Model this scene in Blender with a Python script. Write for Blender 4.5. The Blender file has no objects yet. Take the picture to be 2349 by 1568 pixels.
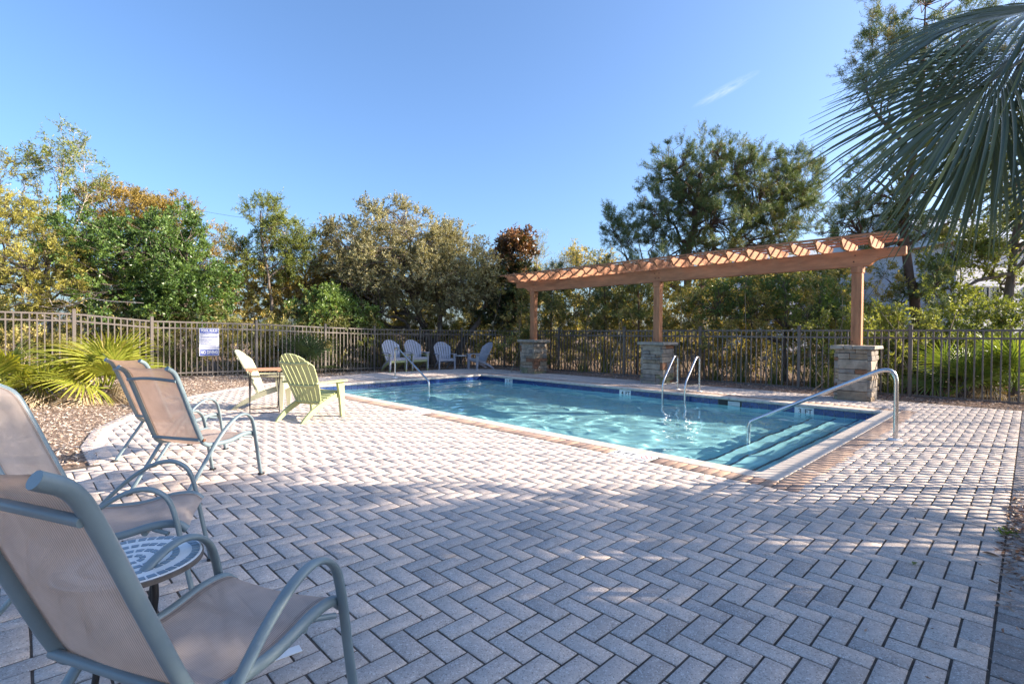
import bpy, math, random
import numpy as np
from mathutils import Vector, Matrix, Euler

# ------------------------------------------------------------------ camera, sky, sun, exposure
scene = bpy.context.scene
COL = scene.collection
CAM = Vector((-4.7586, -1.6721, 1.2153))
YAW, PITCH, ROLL = math.radians(45.7316), math.radians(-0.8593), math.radians(0.3727)
fw = Vector((math.cos(YAW) * math.cos(PITCH), math.sin(YAW) * math.cos(PITCH), math.sin(PITCH)))
rt0 = Vector((math.sin(YAW), -math.cos(YAW), 0))
up0 = rt0.cross(fw)
rt = rt0 * math.cos(ROLL) + up0 * math.sin(ROLL)
up = up0 * math.cos(ROLL) - rt0 * math.sin(ROLL)
cd = bpy.data.cameras.new('camera')
cd.sensor_fit = 'HORIZONTAL'
cd.sensor_width = 36.0
cd.lens = 36.0 * 1482.13 / 2996.0
cd.clip_start = 0.05
cd.clip_end = 3000
cam = bpy.data.objects.new('camera', cd)
COL.objects.link(cam)
M = Matrix(((rt.x, up.x, -fw.x, CAM.x), (rt.y, up.y, -fw.y, CAM.y), (rt.z, up.z, -fw.z, CAM.z), (0, 0, 0, 1)))
cam.matrix_world = M
scene.camera = cam

SUN_AZ, SUN_EL = math.radians(-46.0), math.radians(25.0)
to_sun = Vector((math.cos(SUN_AZ) * math.cos(SUN_EL), math.sin(SUN_AZ) * math.cos(SUN_EL), math.sin(SUN_EL)))
world = bpy.data.worlds.new('World')
scene.world = world
world.use_nodes = True
wn, wl = world.node_tree.nodes, world.node_tree.links
wn.clear()
w_out = wn.new('ShaderNodeOutputWorld')
w_bg = wn.new('ShaderNodeBackground')
w_sky = wn.new('ShaderNodeTexSky')
w_sky.sky_type = 'NISHITA'
w_sky.sun_disc = False
w_sky.sun_elevation = SUN_EL
w_sky.sun_rotation = math.radians(90.0) - SUN_AZ
w_sky.altitude = 10.0
w_sky.air_density = 1.0
w_sky.dust_density = 2.6
w_sky.ozone_density = 6.0
w_bg.inputs['Strength'].default_value = 0.118
# one thin wisp of cirrus, high over the pergola
w_tc = wn.new('ShaderNodeTexCoord')
w_map = wn.new('ShaderNodeVectorMath'); w_map.operation = 'SUBTRACT'
wd_ = (fw + rt * ((1662 - 1174.5) * 1.2754 / 1482.13) + up * ((784 - 208) * 1.2754 / 1482.13)).normalized()
w_map.inputs[1].default_value = wd_
wl.new(w_tc.outputs['Generated'], w_map.inputs[0])
ax1 = (rt * 0.93 + up * 0.36).normalized(); ax2 = ax1.cross(fw).normalized()


def wdot(v, s):
    d = wn.new('ShaderNodeVectorMath'); d.operation = 'DOT_PRODUCT'; d.inputs[1].default_value = tuple(v)
    wl.new(w_map.outputs[0], d.inputs[0])
    m_ = wn.new('ShaderNodeMath'); m_.operation = 'MULTIPLY'; m_.inputs[1].default_value = s
    wl.new(d.outputs['Value'], m_.inputs[0]); return m_.outputs[0]


w_c = wn.new('ShaderNodeCombineXYZ')
wl.new(wdot(ax1, 1 / 0.040), w_c.inputs[0]); wl.new(wdot(ax2, 1 / 0.0075), w_c.inputs[1])
w_len = wn.new('ShaderNodeVectorMath'); w_len.operation = 'LENGTH'; wl.new(w_c.outputs[0], w_len.inputs[0])
w_n = wn.new('ShaderNodeTexNoise'); w_n.inputs['Scale'].default_value = 1.3; w_n.inputs['Detail'].default_value = 7.0; w_n.inputs['Roughness'].default_value = 0.7; w_n.inputs['Distortion'].default_value = 0.7
wl.new(w_c.outputs[0], w_n.inputs['Vector'])
w_mr = wn.new('ShaderNodeMapRange'); w_mr.inputs['From Min'].default_value = 1.25; w_mr.inputs['From Max'].default_value = 0.1
wl.new(w_len.outputs['Value'], w_mr.inputs['Value'])
w_nr = wn.new('ShaderNodeMapRange'); w_nr.inputs['From Min'].default_value = 0.36; w_nr.inputs['From Max'].default_value = 0.72; w_nr.inputs['To Max'].default_value = 0.75
wl.new(w_n.outputs[0], w_nr.inputs['Value'])
w_mul = wn.new('ShaderNodeMath'); w_mul.operation = 'MULTIPLY'; wl.new(w_mr.outputs[0], w_mul.inputs[0]); wl.new(w_nr.outputs[0], w_mul.inputs[1])
w_mix = wn.new('ShaderNodeMix'); w_mix.data_type = 'RGBA'
wl.new(w_mul.outputs[0], w_mix.inputs[0]); wl.new(w_sky.outputs[0], w_mix.inputs[6]); w_mix.inputs[7].default_value = (2.9, 3.3, 3.9, 1)
wl.new(w_mix.outputs[2], w_bg.inputs['Color'])
wl.new(w_bg.outputs[0], w_out.inputs['Surface'])

sl = bpy.data.lights.new('sun', 'SUN')
sl.energy = 4.8
sl.angle = math.radians(0.6)
sl.color = (1.0, 0.86, 0.70)
sun = bpy.data.objects.new('sun', sl)
COL.objects.link(sun)
sun.rotation_euler = to_sun.to_track_quat('Z', 'Y').to_euler()
sun.location = (20, -20, 30)

scene.view_settings.view_transform = 'Standard'
scene.view_settings.look = 'None'
scene.view_settings.exposure = 1.52
scene.view_settings.gamma = 1.0
scene.view_settings.use_curve_mapping = False
cy = scene.cycles
cy.use_denoising = True
try:
    cy.denoiser = 'OPENIMAGEDENOISE'
    cy.denoising_input_passes = 'RGB_ALBEDO_NORMAL'
    cy.denoising_prefilter = 'ACCURATE'
except Exception:
    pass
cy.max_bounces = 8
cy.transparent_max_bounces = 12
cy.sample_clamp_indirect = 6.0
cy.caustics_reflective = False
cy.caustics_refractive = False

# ------------------------------------------------------------------ helpers
rng = np.random.default_rng(7)
random.seed(7)
PX = 1.2754 / 1482.13          # metres per overview pixel per metre of depth
FW2 = np.array([math.cos(YAW), math.sin(YAW)])
RT2 = np.array([math.sin(YAW), -math.cos(YAW)])


def at(xd, depth):
    """ground point seen in column xd (2349-wide overview of the photograph) at a given depth"""
    l = (xd - 1174.5) * PX * depth
    p = np.array([CAM.x, CAM.y]) + FW2 * depth + RT2 * l
    return float(p[0]), float(p[1])


def zat(yd, depth):
    return CAM.z + (756 - yd) * PX * depth


def tag(o, label=None, cat=None, group=None, kind=None):
    if label: o['label'] = label
    if cat: o['category'] = cat
    if group: o['group'] = group
    if kind: o['kind'] = kind
    return o


def empty(name, loc=(0, 0, 0), rz=0.0):
    o = bpy.data.objects.new(name, None)
    o.empty_display_size = 0.1
    o.location = loc
    o.rotation_euler = (0, 0, rz)
    COL.objects.link(o)
    return o


def mesh_np(name, V, F, tint=None, smooth=False, tname='tint'):
    """V (n,3) float, F (m,k) int: one mesh, fast"""
    V = np.asarray(V, dtype=np.float32); F = np.asarray(F, dtype=np.int32)
    me = bpy.data.meshes.new(name)
    m, k = F.shape
    me.vertices.add(len(V)); me.vertices.foreach_set('co', V.ravel())
    me.loops.add(m * k); me.loops.foreach_set('vertex_index', F.ravel())
    me.polygons.add(m)
    me.polygons.foreach_set('loop_start', np.arange(0, m * k, k, dtype=np.int32))
    me.polygons.foreach_set('loop_total', np.full(m, k, dtype=np.int32))
    if smooth:
        me.polygons.foreach_set('use_smooth', np.ones(m, dtype=bool))
    if tint is not None:
        a = me.attributes.new(tname, 'FLOAT', 'POINT')
        a.data.foreach_set('value', np.asarray(tint, dtype=np.float32))
    me.update(calc_edges=True)
    return me


def link(name, me, mat=None, parent=None, loc=None, rot=None):
    o = bpy.data.objects.new(name, me)
    COL.objects.link(o)
    if mat is not None and not me.materials:
        me.materials.append(mat)
    if parent is not None:
        o.parent = parent
    if loc is not None: o.location = loc
    if rot is not None: o.rotation_euler = rot
    return o


class MB:
    """collects polygons of any size into one mesh"""
    def __init__(self):
        self.v = []; self.f = []; self.s = []

    def add(self, vs, fs, smooth=False):
        n = len(self.v)
        self.v += [tuple(x) for x in vs]
        self.f += [tuple(i + n for i in f) for f in fs]
        self.s += [smooth] * len(fs)

    def box(self, c, size, rot=None, bev=0.0):
        """box with chamfered edges on all 12 edges (bev>0)"""
        sx, sy, sz = (s / 2 for s in size)
        if bev <= 0:
            vs = [(x, y, z) for x in (-sx, sx) for y in (-sy, sy) for z in (-sz, sz)]
            fs = [(0, 1, 3, 2), (4, 6, 7, 5), (0, 4, 5, 1), (2, 3, 7, 6), (0, 2, 6, 4), (1, 5, 7, 3)]
        else:
            b = min(bev, sx * .49, sy * .49, sz * .49)
            vs = []; idx = {}
            for ix in (-1, 1):
                for iy in (-1, 1):
                    for iz in (-1, 1):
                        for ax in range(3):
                            p = [ix * (sx - b), iy * (sy - b), iz * (sz - b)]
                            p[ax] = (ix, iy, iz)[ax] * (sx, sy, sz)[ax]
                            idx[(ix, iy, iz, ax)] = len(vs); vs.append(tuple(p))
            fs = []
            for ax in range(3):
                o1, o2 = [(1, 2), (2, 0), (0, 1)][ax]
                for s in (-1, 1):
                    q = []
                    for a, b2 in ((-1, -1), (1, -1), (1, 1), (-1, 1)):
                        k = [0, 0, 0]; k[ax] = s; k[o1] = a; k[o2] = b2
                        q.append(idx[(*k, ax)])
                    fs.append(tuple(q if s > 0 else q[::-1]))
                for a in (-1, 1):
                    for b2 in (-1, 1):
                        k0 = [0, 0, 0]; k1 = [0, 0, 0]
                        k0[ax] = -1; k1[ax] = 1
                        for k in (k0, k1): k[o1] = a; k[o2] = b2
                        q = [idx[(*k0, o1)], idx[(*k1, o1)], idx[(*k1, o2)], idx[(*k0, o2)]]
                        fs.append(tuple(q if a * b2 < 0 else q[::-1]))
            for ix in (-1, 1):
                for iy in (-1, 1):
                    for iz in (-1, 1):
                        q = [idx[(ix, iy, iz, a)] for a in range(3)]
                        fs.append(tuple(q if ix * iy * iz > 0 else q[::-1]))
        R = rot if rot is not None else Matrix.Identity(3)
        c = Vector(c)
        self.add([R @ Vector(v) + c for v in vs], fs)
        return self

    def tube(self, pts, r, sides=8, flat=None, cap=True, up=(0, 0, 1)):
        """tube along pts; r a number or list; flat=(a,b): elliptical half axes (a along 'side', b along 'normal')"""
        pts = [Vector(p) for p in pts]
        n = len(pts)
        rs = r if isinstance(r, (list, tuple)) else [r] * n
        vs = []; prev = None
        for i, p in enumerate(pts):
            t = (pts[min(i + 1, n - 1)] - pts[max(i - 1, 0)])
            if t.length < 1e-9: t = Vector((0, 0, 1))
            t.normalize()
            if prev is None:
                ref = Vector(up)
                if abs(t.dot(ref)) > .95: ref = Vector((0, 1, 0))
                nrm = (ref - t * ref.dot(t)).normalized()
            else:
                nrm = (prev - t * prev.dot(t)).normalized()
            prev = nrm
            b = t.cross(nrm)
            for k in range(sides):
                a = 2 * math.pi * k / sides
                if flat: d = b * (math.cos(a) * flat[0]) + nrm * (math.sin(a) * flat[1])
                else: d = (b * math.cos(a) + nrm * math.sin(a)) * rs[i]
                vs.append(p + d)
        fs = []
        for i in range(n - 1):
            for k in range(sides):
                k2 = (k + 1) % sides
                fs.append((i * sides + k, i * sides + k2, (i + 1) * sides + k2, (i + 1) * sides + k))
        m = len(self.f)
        self.add(vs, fs, True)
        if cap:
            self.add(vs[:sides], [tuple(range(sides))[::-1]])
            self.add(vs[-sides:], [tuple(range(sides))])
        return self

    def prism(self, poly, axis, lo, hi):
        """extrude a 2D polygon (list of (a,b)) along axis 'x','y' or 'z' between lo and hi"""
        def P(a, b, t):
            return {'x': (t, a, b), 'y': (a, t, b), 'z': (a, b, t)}[axis]
        n = len(poly)
        vs = [P(a, b, lo) for a, b in poly] + [P(a, b, hi) for a, b in poly]
        fs = [tuple(range(n))[::-1], tuple(range(n, 2 * n))]
        fs += [(i, (i + 1) % n, n + (i + 1) % n, n + i) for i in range(n)]
        if axis == 'y':
            fs = [f[::-1] for f in fs]
        self.add(vs, fs)
        return self

    def lathe(self, prof, c=(0, 0, 0), seg=24, cap=True):
        n = len(prof); vs = []
        for r, z in prof:
            for k in range(seg):
                a = 2 * math.pi * k / seg
                vs.append((c[0] + r * math.cos(a), c[1] + r * math.sin(a), c[2] + z))
        fs = [(i * seg + k, i * seg + (k + 1) % seg, (i + 1) * seg + (k + 1) % seg, (i + 1) * seg + k) for i in range(n - 1) for k in range(seg)]
        self.add(vs, fs)
        if cap:
            self.add(vs[:seg], [tuple(range(seg))[::-1]]); self.add(vs[-seg:], [tuple(range(seg))])
        return self

    def mesh(self, name):
        me = bpy.data.meshes.new(name)
        me.from_pydata([tuple(v) for v in self.v], [], self.f)
        me.polygons.foreach_set('use_smooth', self.s)
        me.update()
        return me

    def build(self, name, mat, parent=None, loc=None, rot=None):
        return link(name, self.mesh(name), mat, parent, loc, rot)


def bez(pts, n=8):
    """Catmull-Rom through pts"""
    P = [Vector(p) for p in pts]
    P = [P[0] * 2 - P[1]] + P + [P[-1] * 2 - P[-2]]
    out = []
    for i in range(1, len(P) - 2):
        for k in range(n):
            t = k / n
            a, b, c, d = P[i - 1], P[i], P[i + 1], P[i + 2]
            out.append(0.5 * ((2 * b) + (c - a) * t + (2 * a - 5 * b + 4 * c - d) * t * t + (3 * b - a - 3 * c + d) * t ** 3))
    out.append(P[-2])
    return out


def copy_tree(o, parent=None):
    c = o.copy(); COL.objects.link(c); c.parent = parent
    for ch in list(o.children):
        copy_tree(ch, c)
    return c


def fillet(pts, radii, n=6):
    """polyline with rounded corners"""
    P = [Vector(p) for p in pts]
    out = [P[0]]
    for i in range(1, len(P) - 1):
        a, b, c = P[i - 1], P[i], P[i + 1]
        r = radii[i - 1] if isinstance(radii, (list, tuple)) else radii
        u = (a - b).normalized(); v = (c - b).normalized()
        d = min(r, (a - b).length * .49, (c - b).length * .49)
        p0, p2 = b + u * d, b + v * d
        for k in range(n + 1):
            t = k / n
            out.append(p0 * (1 - t) ** 2 + b * 2 * t * (1 - t) + p2 * t * t)
    out.append(P[-1])
    return out


# ------------------------------------------------------------------ materials
def new_mat(name):
    m = bpy.data.materials.new(name)
    m.use_nodes = True
    nt = m.node_tree
    nt.nodes.clear()
    out = nt.nodes.new('ShaderNodeOutputMaterial')
    return m, nt, out


def N(nt, t, **kw):
    n = nt.nodes.new(t)
    for k, v in kw.items():
        if k in ('inp',):
            for a, b in v.items(): n.inputs[a].default_value = b
        else:
            setattr(n, k, v)
    return n


def ramp(nt, stops):
    r = nt.nodes.new('ShaderNodeValToRGB')
    e = r.color_ramp.elements
    while len(e) < len(stops): e.new(0.5)
    for el, (p, c) in zip(e, stops):
        el.position = p; el.color = (*c, 1)
    return r


def mixc(nt, mode, fac, a, b):
    m = nt.nodes.new('ShaderNodeMix'); m.data_type = 'RGBA'; m.blend_type = mode
    for i, v in ((0, fac), (6, a), (7, b)):
        if hasattr(v, 'links') or hasattr(v, 'is_linked'):
            nt.links.new(v, m.inputs[i])
        else:
            m.inputs[i].default_value = v if i == 0 else (*v, 1)
    return m.outputs[2]


def mat_simple(name, col, rough=0.6, metal=0.0, spec=0.5, var=0.12, vscale=3.0, bump=0.0, bscale=60.0, wear=None, coords='Object', grain=None):
    """painted / plain surface: base colour with large and fine noise variation and fine relief"""
    m, nt, out = new_mat(name)
    b = N(nt, 'ShaderNodeBsdfPrincipled')
    tc = N(nt, 'ShaderNodeTexCoord')
    vec = tc.outputs[coords]
    if grain:
        mp = N(nt, 'ShaderNodeMapping'); mp.inputs['Scale'].default_value = grain
        nt.links.new(vec, mp.inputs['Vector']); vec = mp.outputs[0]
    n1 = N(nt, 'ShaderNodeTexNoise', inp={'Scale': vscale, 'Detail': 6.0, 'Roughness': 0.65})
    nt.links.new(vec, n1.inputs['Vector'])
    lo = tuple(c * (1 - var) for c in col); hi = tuple(min(1, c * (1 + var)) for c in col)
    r = ramp(nt, [(0.3, lo), (0.7, hi)])
    nt.links.new(n1.outputs[0], r.inputs[0])
    c = r.outputs[0]
    if wear:
        n3 = N(nt, 'ShaderNodeTexNoise', inp={'Scale': wear[1], 'Detail': 8.0, 'Roughness': 0.7})
        nt.links.new(vec, n3.inputs['Vector'])
        r3 = ramp(nt, [(wear[2], (0, 0, 0)), (wear[2] + .12, (1, 1, 1))])
        nt.links.new(n3.outputs[0], r3.inputs[0])
        c = mixc(nt, 'MIX', r3.outputs[0], c, wear[0])
    nt.links.new(c, b.inputs['Base Color'])
    b.inputs['Roughness'].default_value = rough
    b.inputs['Metallic'].default_value = metal
    b.inputs['Specular IOR Level'].default_value = spec
    if bump > 0:
        n2 = N(nt, 'ShaderNodeTexNoise', inp={'Scale': bscale, 'Detail': 4.0})
        nt.links.new(vec, n2.inputs['Vector'])
        bp = N(nt, 'ShaderNodeBump', inp={'Strength': bump, 'Distance': 0.01})
        nt.links.new(n2.outputs[0], bp.inputs['Height'])
        nt.links.new(bp.outputs[0], b.inputs['Normal'])
    nt.links.new(b.outputs[0], out.inputs[0])
    return m


def mat_leaf(name, stops, trans=0.35, rough=0.5, spec=0.35, attr='tint'):
    """leaf: colour from the per-leaf 'tint' value, part of the light passing through"""
    m, nt, out = new_mat(name)
    a = N(nt, 'ShaderNodeAttribute'); a.attribute_name = attr
    oi = N(nt, 'ShaderNodeObjectInfo')
    ad = N(nt, 'ShaderNodeMath', operation='MULTIPLY_ADD'); ad.inputs[1].default_value = 0.12; 
    nt.links.new(oi.outputs['Random'], ad.inputs[0]); nt.links.new(a.outputs['Fac'], ad.inputs[2])
    r = ramp(nt, stops)
    nt.links.new(ad.outputs[0], r.inputs[0])
    b = N(nt, 'ShaderNodeBsdfPrincipled')
    b.inputs['Roughness'].default_value = rough
    b.inputs['Specular IOR Level'].default_value = spec
    nt.links.new(r.outputs[0], b.inputs['Base Color'])
    t = N(nt, 'ShaderNodeBsdfTranslucent')
    nt.links.new(mixc(nt, 'MULTIPLY', 1.0, r.outputs[0], (1.25, 1.15, 0.5)), t.inputs['Color'])
    mx = N(nt, 'ShaderNodeMixShader'); mx.inputs[0].default_value = trans
    nt.links.new(b.outputs[0], mx.inputs[1]); nt.links.new(t.outputs[0], mx.inputs[2])
    nt.links.new(mx.outputs[0], out.inputs[0])
    return m

# --- surface materials
def mat_paver(name, stops, speck=0.5):
    m, nt, out = new_mat(name)
    b = N(nt, 'ShaderNodeBsdfPrincipled')
    a = N(nt, 'ShaderNodeAttribute'); a.attribute_name = 'tint'
    geo = N(nt, 'ShaderNodeNewGeometry')
    r = ramp(nt, stops)
    # blotches a few decimetres across shift the per-brick tone
    nb = N(nt, 'ShaderNodeTexNoise', inp={'Scale': 1.1, 'Detail': 4.0, 'Roughness': 0.6})
    nt.links.new(geo.outputs['Position'], nb.inputs['Vector'])
    mm = N(nt, 'ShaderNodeMath', operation='MULTIPLY_ADD'); mm.inputs[1].default_value = 0.9; mm.inputs[2].default_value = -0.45
    nt.links.new(nb.outputs[0], mm.inputs[0])
    ad = N(nt, 'ShaderNodeMath', operation='ADD')
    nt.links.new(a.outputs['Fac'], ad.inputs[0]); nt.links.new(mm.outputs[0], ad.inputs[1])
    nt.links.new(ad.outputs[0], r.inputs[0])
    # wear inside one brick
    n2 = N(nt, 'ShaderNodeTexNoise', inp={'Scale': 22.0, 'Detail': 6.0, 'Roughness': 0.7})
    nt.links.new(geo.outputs['Position'], n2.inputs['Vector'])
    r2 = ramp(nt, [(0.35, (0.86, 0.86, 0.86)), (0.65, (1.10, 1.10, 1.10))])
    nt.links.new(n2.outputs[0], r2.inputs[0])
    c = mixc(nt, 'MULTIPLY', 1.0, r.outputs[0], r2.outputs[0])
    # aggregate: pale and dark grains
    v = N(nt, 'ShaderNodeTexVoronoi', inp={'Scale': 230.0})
    nt.links.new(geo.outputs['Position'], v.inputs['Vector'])
    sp = N(nt, 'ShaderNodeSeparateColor'); nt.links.new(v.outputs['Color'], sp.inputs[0])
    rp = ramp(nt, [(0.90, (0, 0, 0)), (0.92, (1, 1, 1))]); nt.links.new(sp.outputs[0], rp.inputs[0])
    rd = ramp(nt, [(0.10, (1, 1, 1)), (0.14, (0, 0, 0))]); nt.links.new(sp.outputs[1], rd.inputs[0])
    c = mixc(nt, 'MIX', mixc(nt, 'MULTIPLY', 1.0, rp.outputs[0], (speck, speck, speck)), c, (0.86, 0.83, 0.79))
    c = mixc(nt, 'MIX', mixc(nt, 'MULTIPLY', 1.0, rd.outputs[0], (0.45, 0.45, 0.45)), c, (0.10, 0.09, 0.085))
    # old damp stains
    n3 = N(nt, 'ShaderNodeTexNoise', inp={'Scale': 0.55, 'Detail': 7.0, 'Roughness': 0.72, 'Distortion': 0.6})
    nt.links.new(geo.outputs['Position'], n3.inputs['Vector'])
    r3 = ramp(nt, [(0.50, (0, 0, 0)), (0.70, (0.45, 0.45, 0.45))]); nt.links.new(n3.outputs[0], r3.inputs[0])
    c = mixc(nt, 'MIX', r3.outputs[0], c, (0.30, 0.275, 0.25))
    n6 = N(nt, 'ShaderNodeTexNoise', inp={'Scale': 2.3, 'Detail': 8.0, 'Roughness': 0.75, 'Distortion': 1.0})
    nt.links.new(geo.outputs['Position'], n6.inputs['Vector'])
    r6 = ramp(nt, [(0.60, (0, 0, 0)), (0.78, (0.55, 0.55, 0.55))]); nt.links.new(n6.outputs[0], r6.inputs[0])
    c = mixc(nt, 'MIX', r6.outputs[0], c, (0.66, 0.60, 0.55))
    nt.links.new(c, b.inputs['Base Color'])
    b.inputs['Roughness'].default_value = 0.85
    b.inputs['Specular IOR Level'].default_value = 0.25
    n4 = N(nt, 'ShaderNodeTexNoise', inp={'Scale': 260.0, 'Detail': 3.0})
    nt.links.new(geo.outputs['Position'], n4.inputs['Vector'])
    n5 = N(nt, 'ShaderNodeTexNoise', inp={'Scale': 40.0, 'Detail': 3.0})
    nt.links.new(geo.outputs['Position'], n5.inputs['Vector'])
    sm = N(nt, 'ShaderNodeMath', operation='MULTIPLY_ADD'); sm.inputs[1].default_value = 0.5
    nt.links.new(n4.outputs[0], sm.inputs[0]); nt.links.new(n5.outputs[0], sm.inputs[2])
    bp = N(nt, 'ShaderNodeBump', inp={'Strength': 0.55, 'Distance': 0.004})
    nt.links.new(sm.outputs[0], bp.inputs['Height']); nt.links.new(bp.outputs[0], b.inputs['Normal'])
    nt.links.new(b.outputs[0], out.inputs[0])
    return m


PAVER = mat_paver('concrete_paver', [(0.0, (0.41, 0.365, 0.335)), (0.3, (0.535, 0.46, 0.41)), (0.6, (0.61, 0.51, 0.44)), (1.0, (0.68, 0.545, 0.45))])
BORDER = mat_paver('red_tan_paver', [(0.0, (0.27, 0.185, 0.15)), (0.4, (0.40, 0.27, 0.20)), (0.7, (0.50, 0.335, 0.235)), (1.0, (0.56, 0.42, 0.33))], 0.2)
EDGEP = mat_paver('brown_grey_paver', [(0.0, (0.32, 0.27, 0.24)), (0.4, (0.46, 0.39, 0.345)), (0.7, (0.54, 0.455, 0.40)), (1.0, (0.60, 0.51, 0.44))], 0.3)
COPING = mat_simple('cream_coping', (0.58, 0.50, 0.42), 0.7, var=0.16, vscale=5, bump=0.25, bscale=90, coords='Object', wear=((0.42, 0.37, 0.32), 9.0, 0.62))
SAND = mat_simple('joint_sand', (0.11, 0.09, 0.075), 0.95, var=0.5, vscale=14, bump=0.5, bscale=300, spec=0.1, coords='Object')
PLASTER = mat_simple('aqua_plaster', (0.45, 0.82, 0.87), 0.6, var=0.07, vscale=1.6, bump=0.1, bscale=60, coords='Object')
GROUT = mat_simple('pale_grout', (0.55, 0.56, 0.55), 0.8, var=0.1)
TILE = mat_simple('cobalt_glazed_tile', (0.020, 0.050, 0.17), 0.16, var=0.75, vscale=26, bump=0.12, bscale=40, spec=0.6)
NOSING = mat_simple('dark_step_nosing', (0.02, 0.045, 0.10), 0.4, var=0.3)
WHITETILE = mat_simple('white_marker_tile', (0.78, 0.78, 0.77), 0.35, var=0.06)
BLACK = mat_simple('black_print', (0.015, 0.015, 0.017), 0.5, var=0.1)
REDPRINT = mat_simple('red_print', (0.62, 0.05, 0.05), 0.5, var=0.1)
STEEL = mat_simple('brushed_stainless_steel', (0.62, 0.61, 0.60), 0.22, metal=1.0, var=0.06, bump=0.03, bscale=200)
WHITEPLASTIC = mat_simple('white_plastic', (0.75, 0.74, 0.72), 0.45, var=0.05)
DARKHOLE = mat_simple('dark_plastic', (0.02, 0.02, 0.02), 0.6)


def mat_ground(name, stops, scale=6.0, fine=60.0):
    m, nt, out = new_mat(name)
    b = N(nt, 'ShaderNodeBsdfPrincipled')
    geo = N(nt, 'ShaderNodeNewGeometry')
    n1 = N(nt, 'ShaderNodeTexNoise', inp={'Scale': scale, 'Detail': 9.0, 'Roughness': 0.72})
    n2 = N(nt, 'ShaderNodeTexNoise', inp={'Scale': fine, 'Detail': 4.0, 'Roughness': 0.7})
    nt.links.new(geo.outputs['Position'], n1.inputs['Vector']); nt.links.new(geo.outputs['Position'], n2.inputs['Vector'])
    r = ramp(nt, stops); nt.links.new(n1.outputs[0], r.inputs[0])
    r2 = ramp(nt, [(0.3, (0.55, 0.55, 0.55)), (0.7, (1.3, 1.3, 1.3))]); nt.links.new(n2.outputs[0], r2.inputs[0])
    nt.links.new(mixc(nt, 'MULTIPLY', 1.0, r.outputs[0], r2.outputs[0]), b.inputs['Base Color'])
    b.inputs['Roughness'].default_value = 0.95; b.inputs['Specular IOR Level'].default_value = 0.1
    bp = N(nt, 'ShaderNodeBump', inp={'Strength': 0.8, 'Distance': 0.03})
    nt.links.new(n2.outputs[0], bp.inputs['Height']); nt.links.new(bp.outputs[0], b.inputs['Normal'])
    nt.links.new(b.outputs[0], out.inputs[0])
    return m


SOIL = mat_ground('leaf_litter_soil', [(0.3, (0.07, 0.05, 0.035)), (0.5, (0.16, 0.11, 0.075)), (0.7, (0.30, 0.23, 0.17))])
MULCH = mat_ground('mulch_soil', [(0.3, (0.17, 0.115, 0.08)), (0.5, (0.29, 0.21, 0.16)), (0.7, (0.42, 0.33, 0.27))], 9.0, 90.0)

# ------------------------------------------------------------------ ground, pool, deck
W, L, CW, BW = 5.305, 9.969, 0.205, 0.215       # pool width (x), length (y), coping and border widths
WATER_Z = -0.158

OUT = CW + BW
R0, R1 = 1500.0, 0.12        # the ground stops just under the coping
gx = [-R0, -R1, W + R1, R0]; gy = [-R0, -R1, L + R1, R0]
gv = [(x, y, -0.045) for x in gx for y in gy]
gf = [(i * 4 + j, (i + 1) * 4 + j, (i + 1) * 4 + j + 1, i * 4 + j + 1) for i in range(3) for j in range(3) if not (i == 1 and j == 1)]
tag(link('ground', mesh_np('ground', gv, gf), SOIL), 'brown leaf litter ground around and beyond the pool fence', 'ground', kind='structure')

DECK = [(-7.5, -1.80), (7.25, -1.80), (7.25, 11.2), (6.7, 12.4), (3.5, 12.4), (2.3, 12.15), (0.72, 11.75), (-0.62, 11.0), (-1.58, 10.25),
        (-2.40, 9.45), (-3.3, 8.1), (-4.0, 6.45), (-4.2, 5.3), (-4.2, 4.3), (-7.5, 4.3)]
DP = np.array(DECK)


def inside(P, poly=DP):
    P = np.atleast_2d(P); x, y = P[:, 0], P[:, 1]
    c = np.zeros(len(P), bool); n = len(poly); j = n - 1
    for i in range(n):
        xi, yi = poly[i]; xj, yj = poly[j]
        t = ((yi > y) != (yj > y)) & (x < (xj - xi) * (y - yi) / (yj - yi + 1e-12) + xi)
        c ^= t; j = i
    return c


# sand bed: deck polygon with a hole for the pool, as strips
deck = empty('pool_deck')
tag(deck, 'grey-tan herringbone paver deck running round the swimming pool', 'deck', kind='structure')
xs = np.linspace(-7.5, 7.25, 119); ys = np.linspace(-1.8, 12.4, 115)
hx = (xs[:-1] + xs[1:]) / 2; hy = (ys[:-1] + ys[1:]) / 2
HX, HY = np.meshgrid(hx, hy, indexing='ij')
keep = inside(np.stack([HX.ravel(), HY.ravel()], 1)).reshape(HX.shape)
keep &= ~((HX > -0.1) & (HX < W + 0.1) & (HY > -0.1) & (HY < L + 0.1))
ny = len(ys)
sv = np.array([(x, y, -0.0048) for x in xs for y in ys])
ii, jj = np.nonzero(keep)
sf = np.stack([ii * ny + jj, (ii + 1) * ny + jj, (ii + 1) * ny + jj + 1, ii * ny + jj + 1], 1)
link('sand_bed', mesh_np('sand_bed', sv, sf), SAND, deck)


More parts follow.
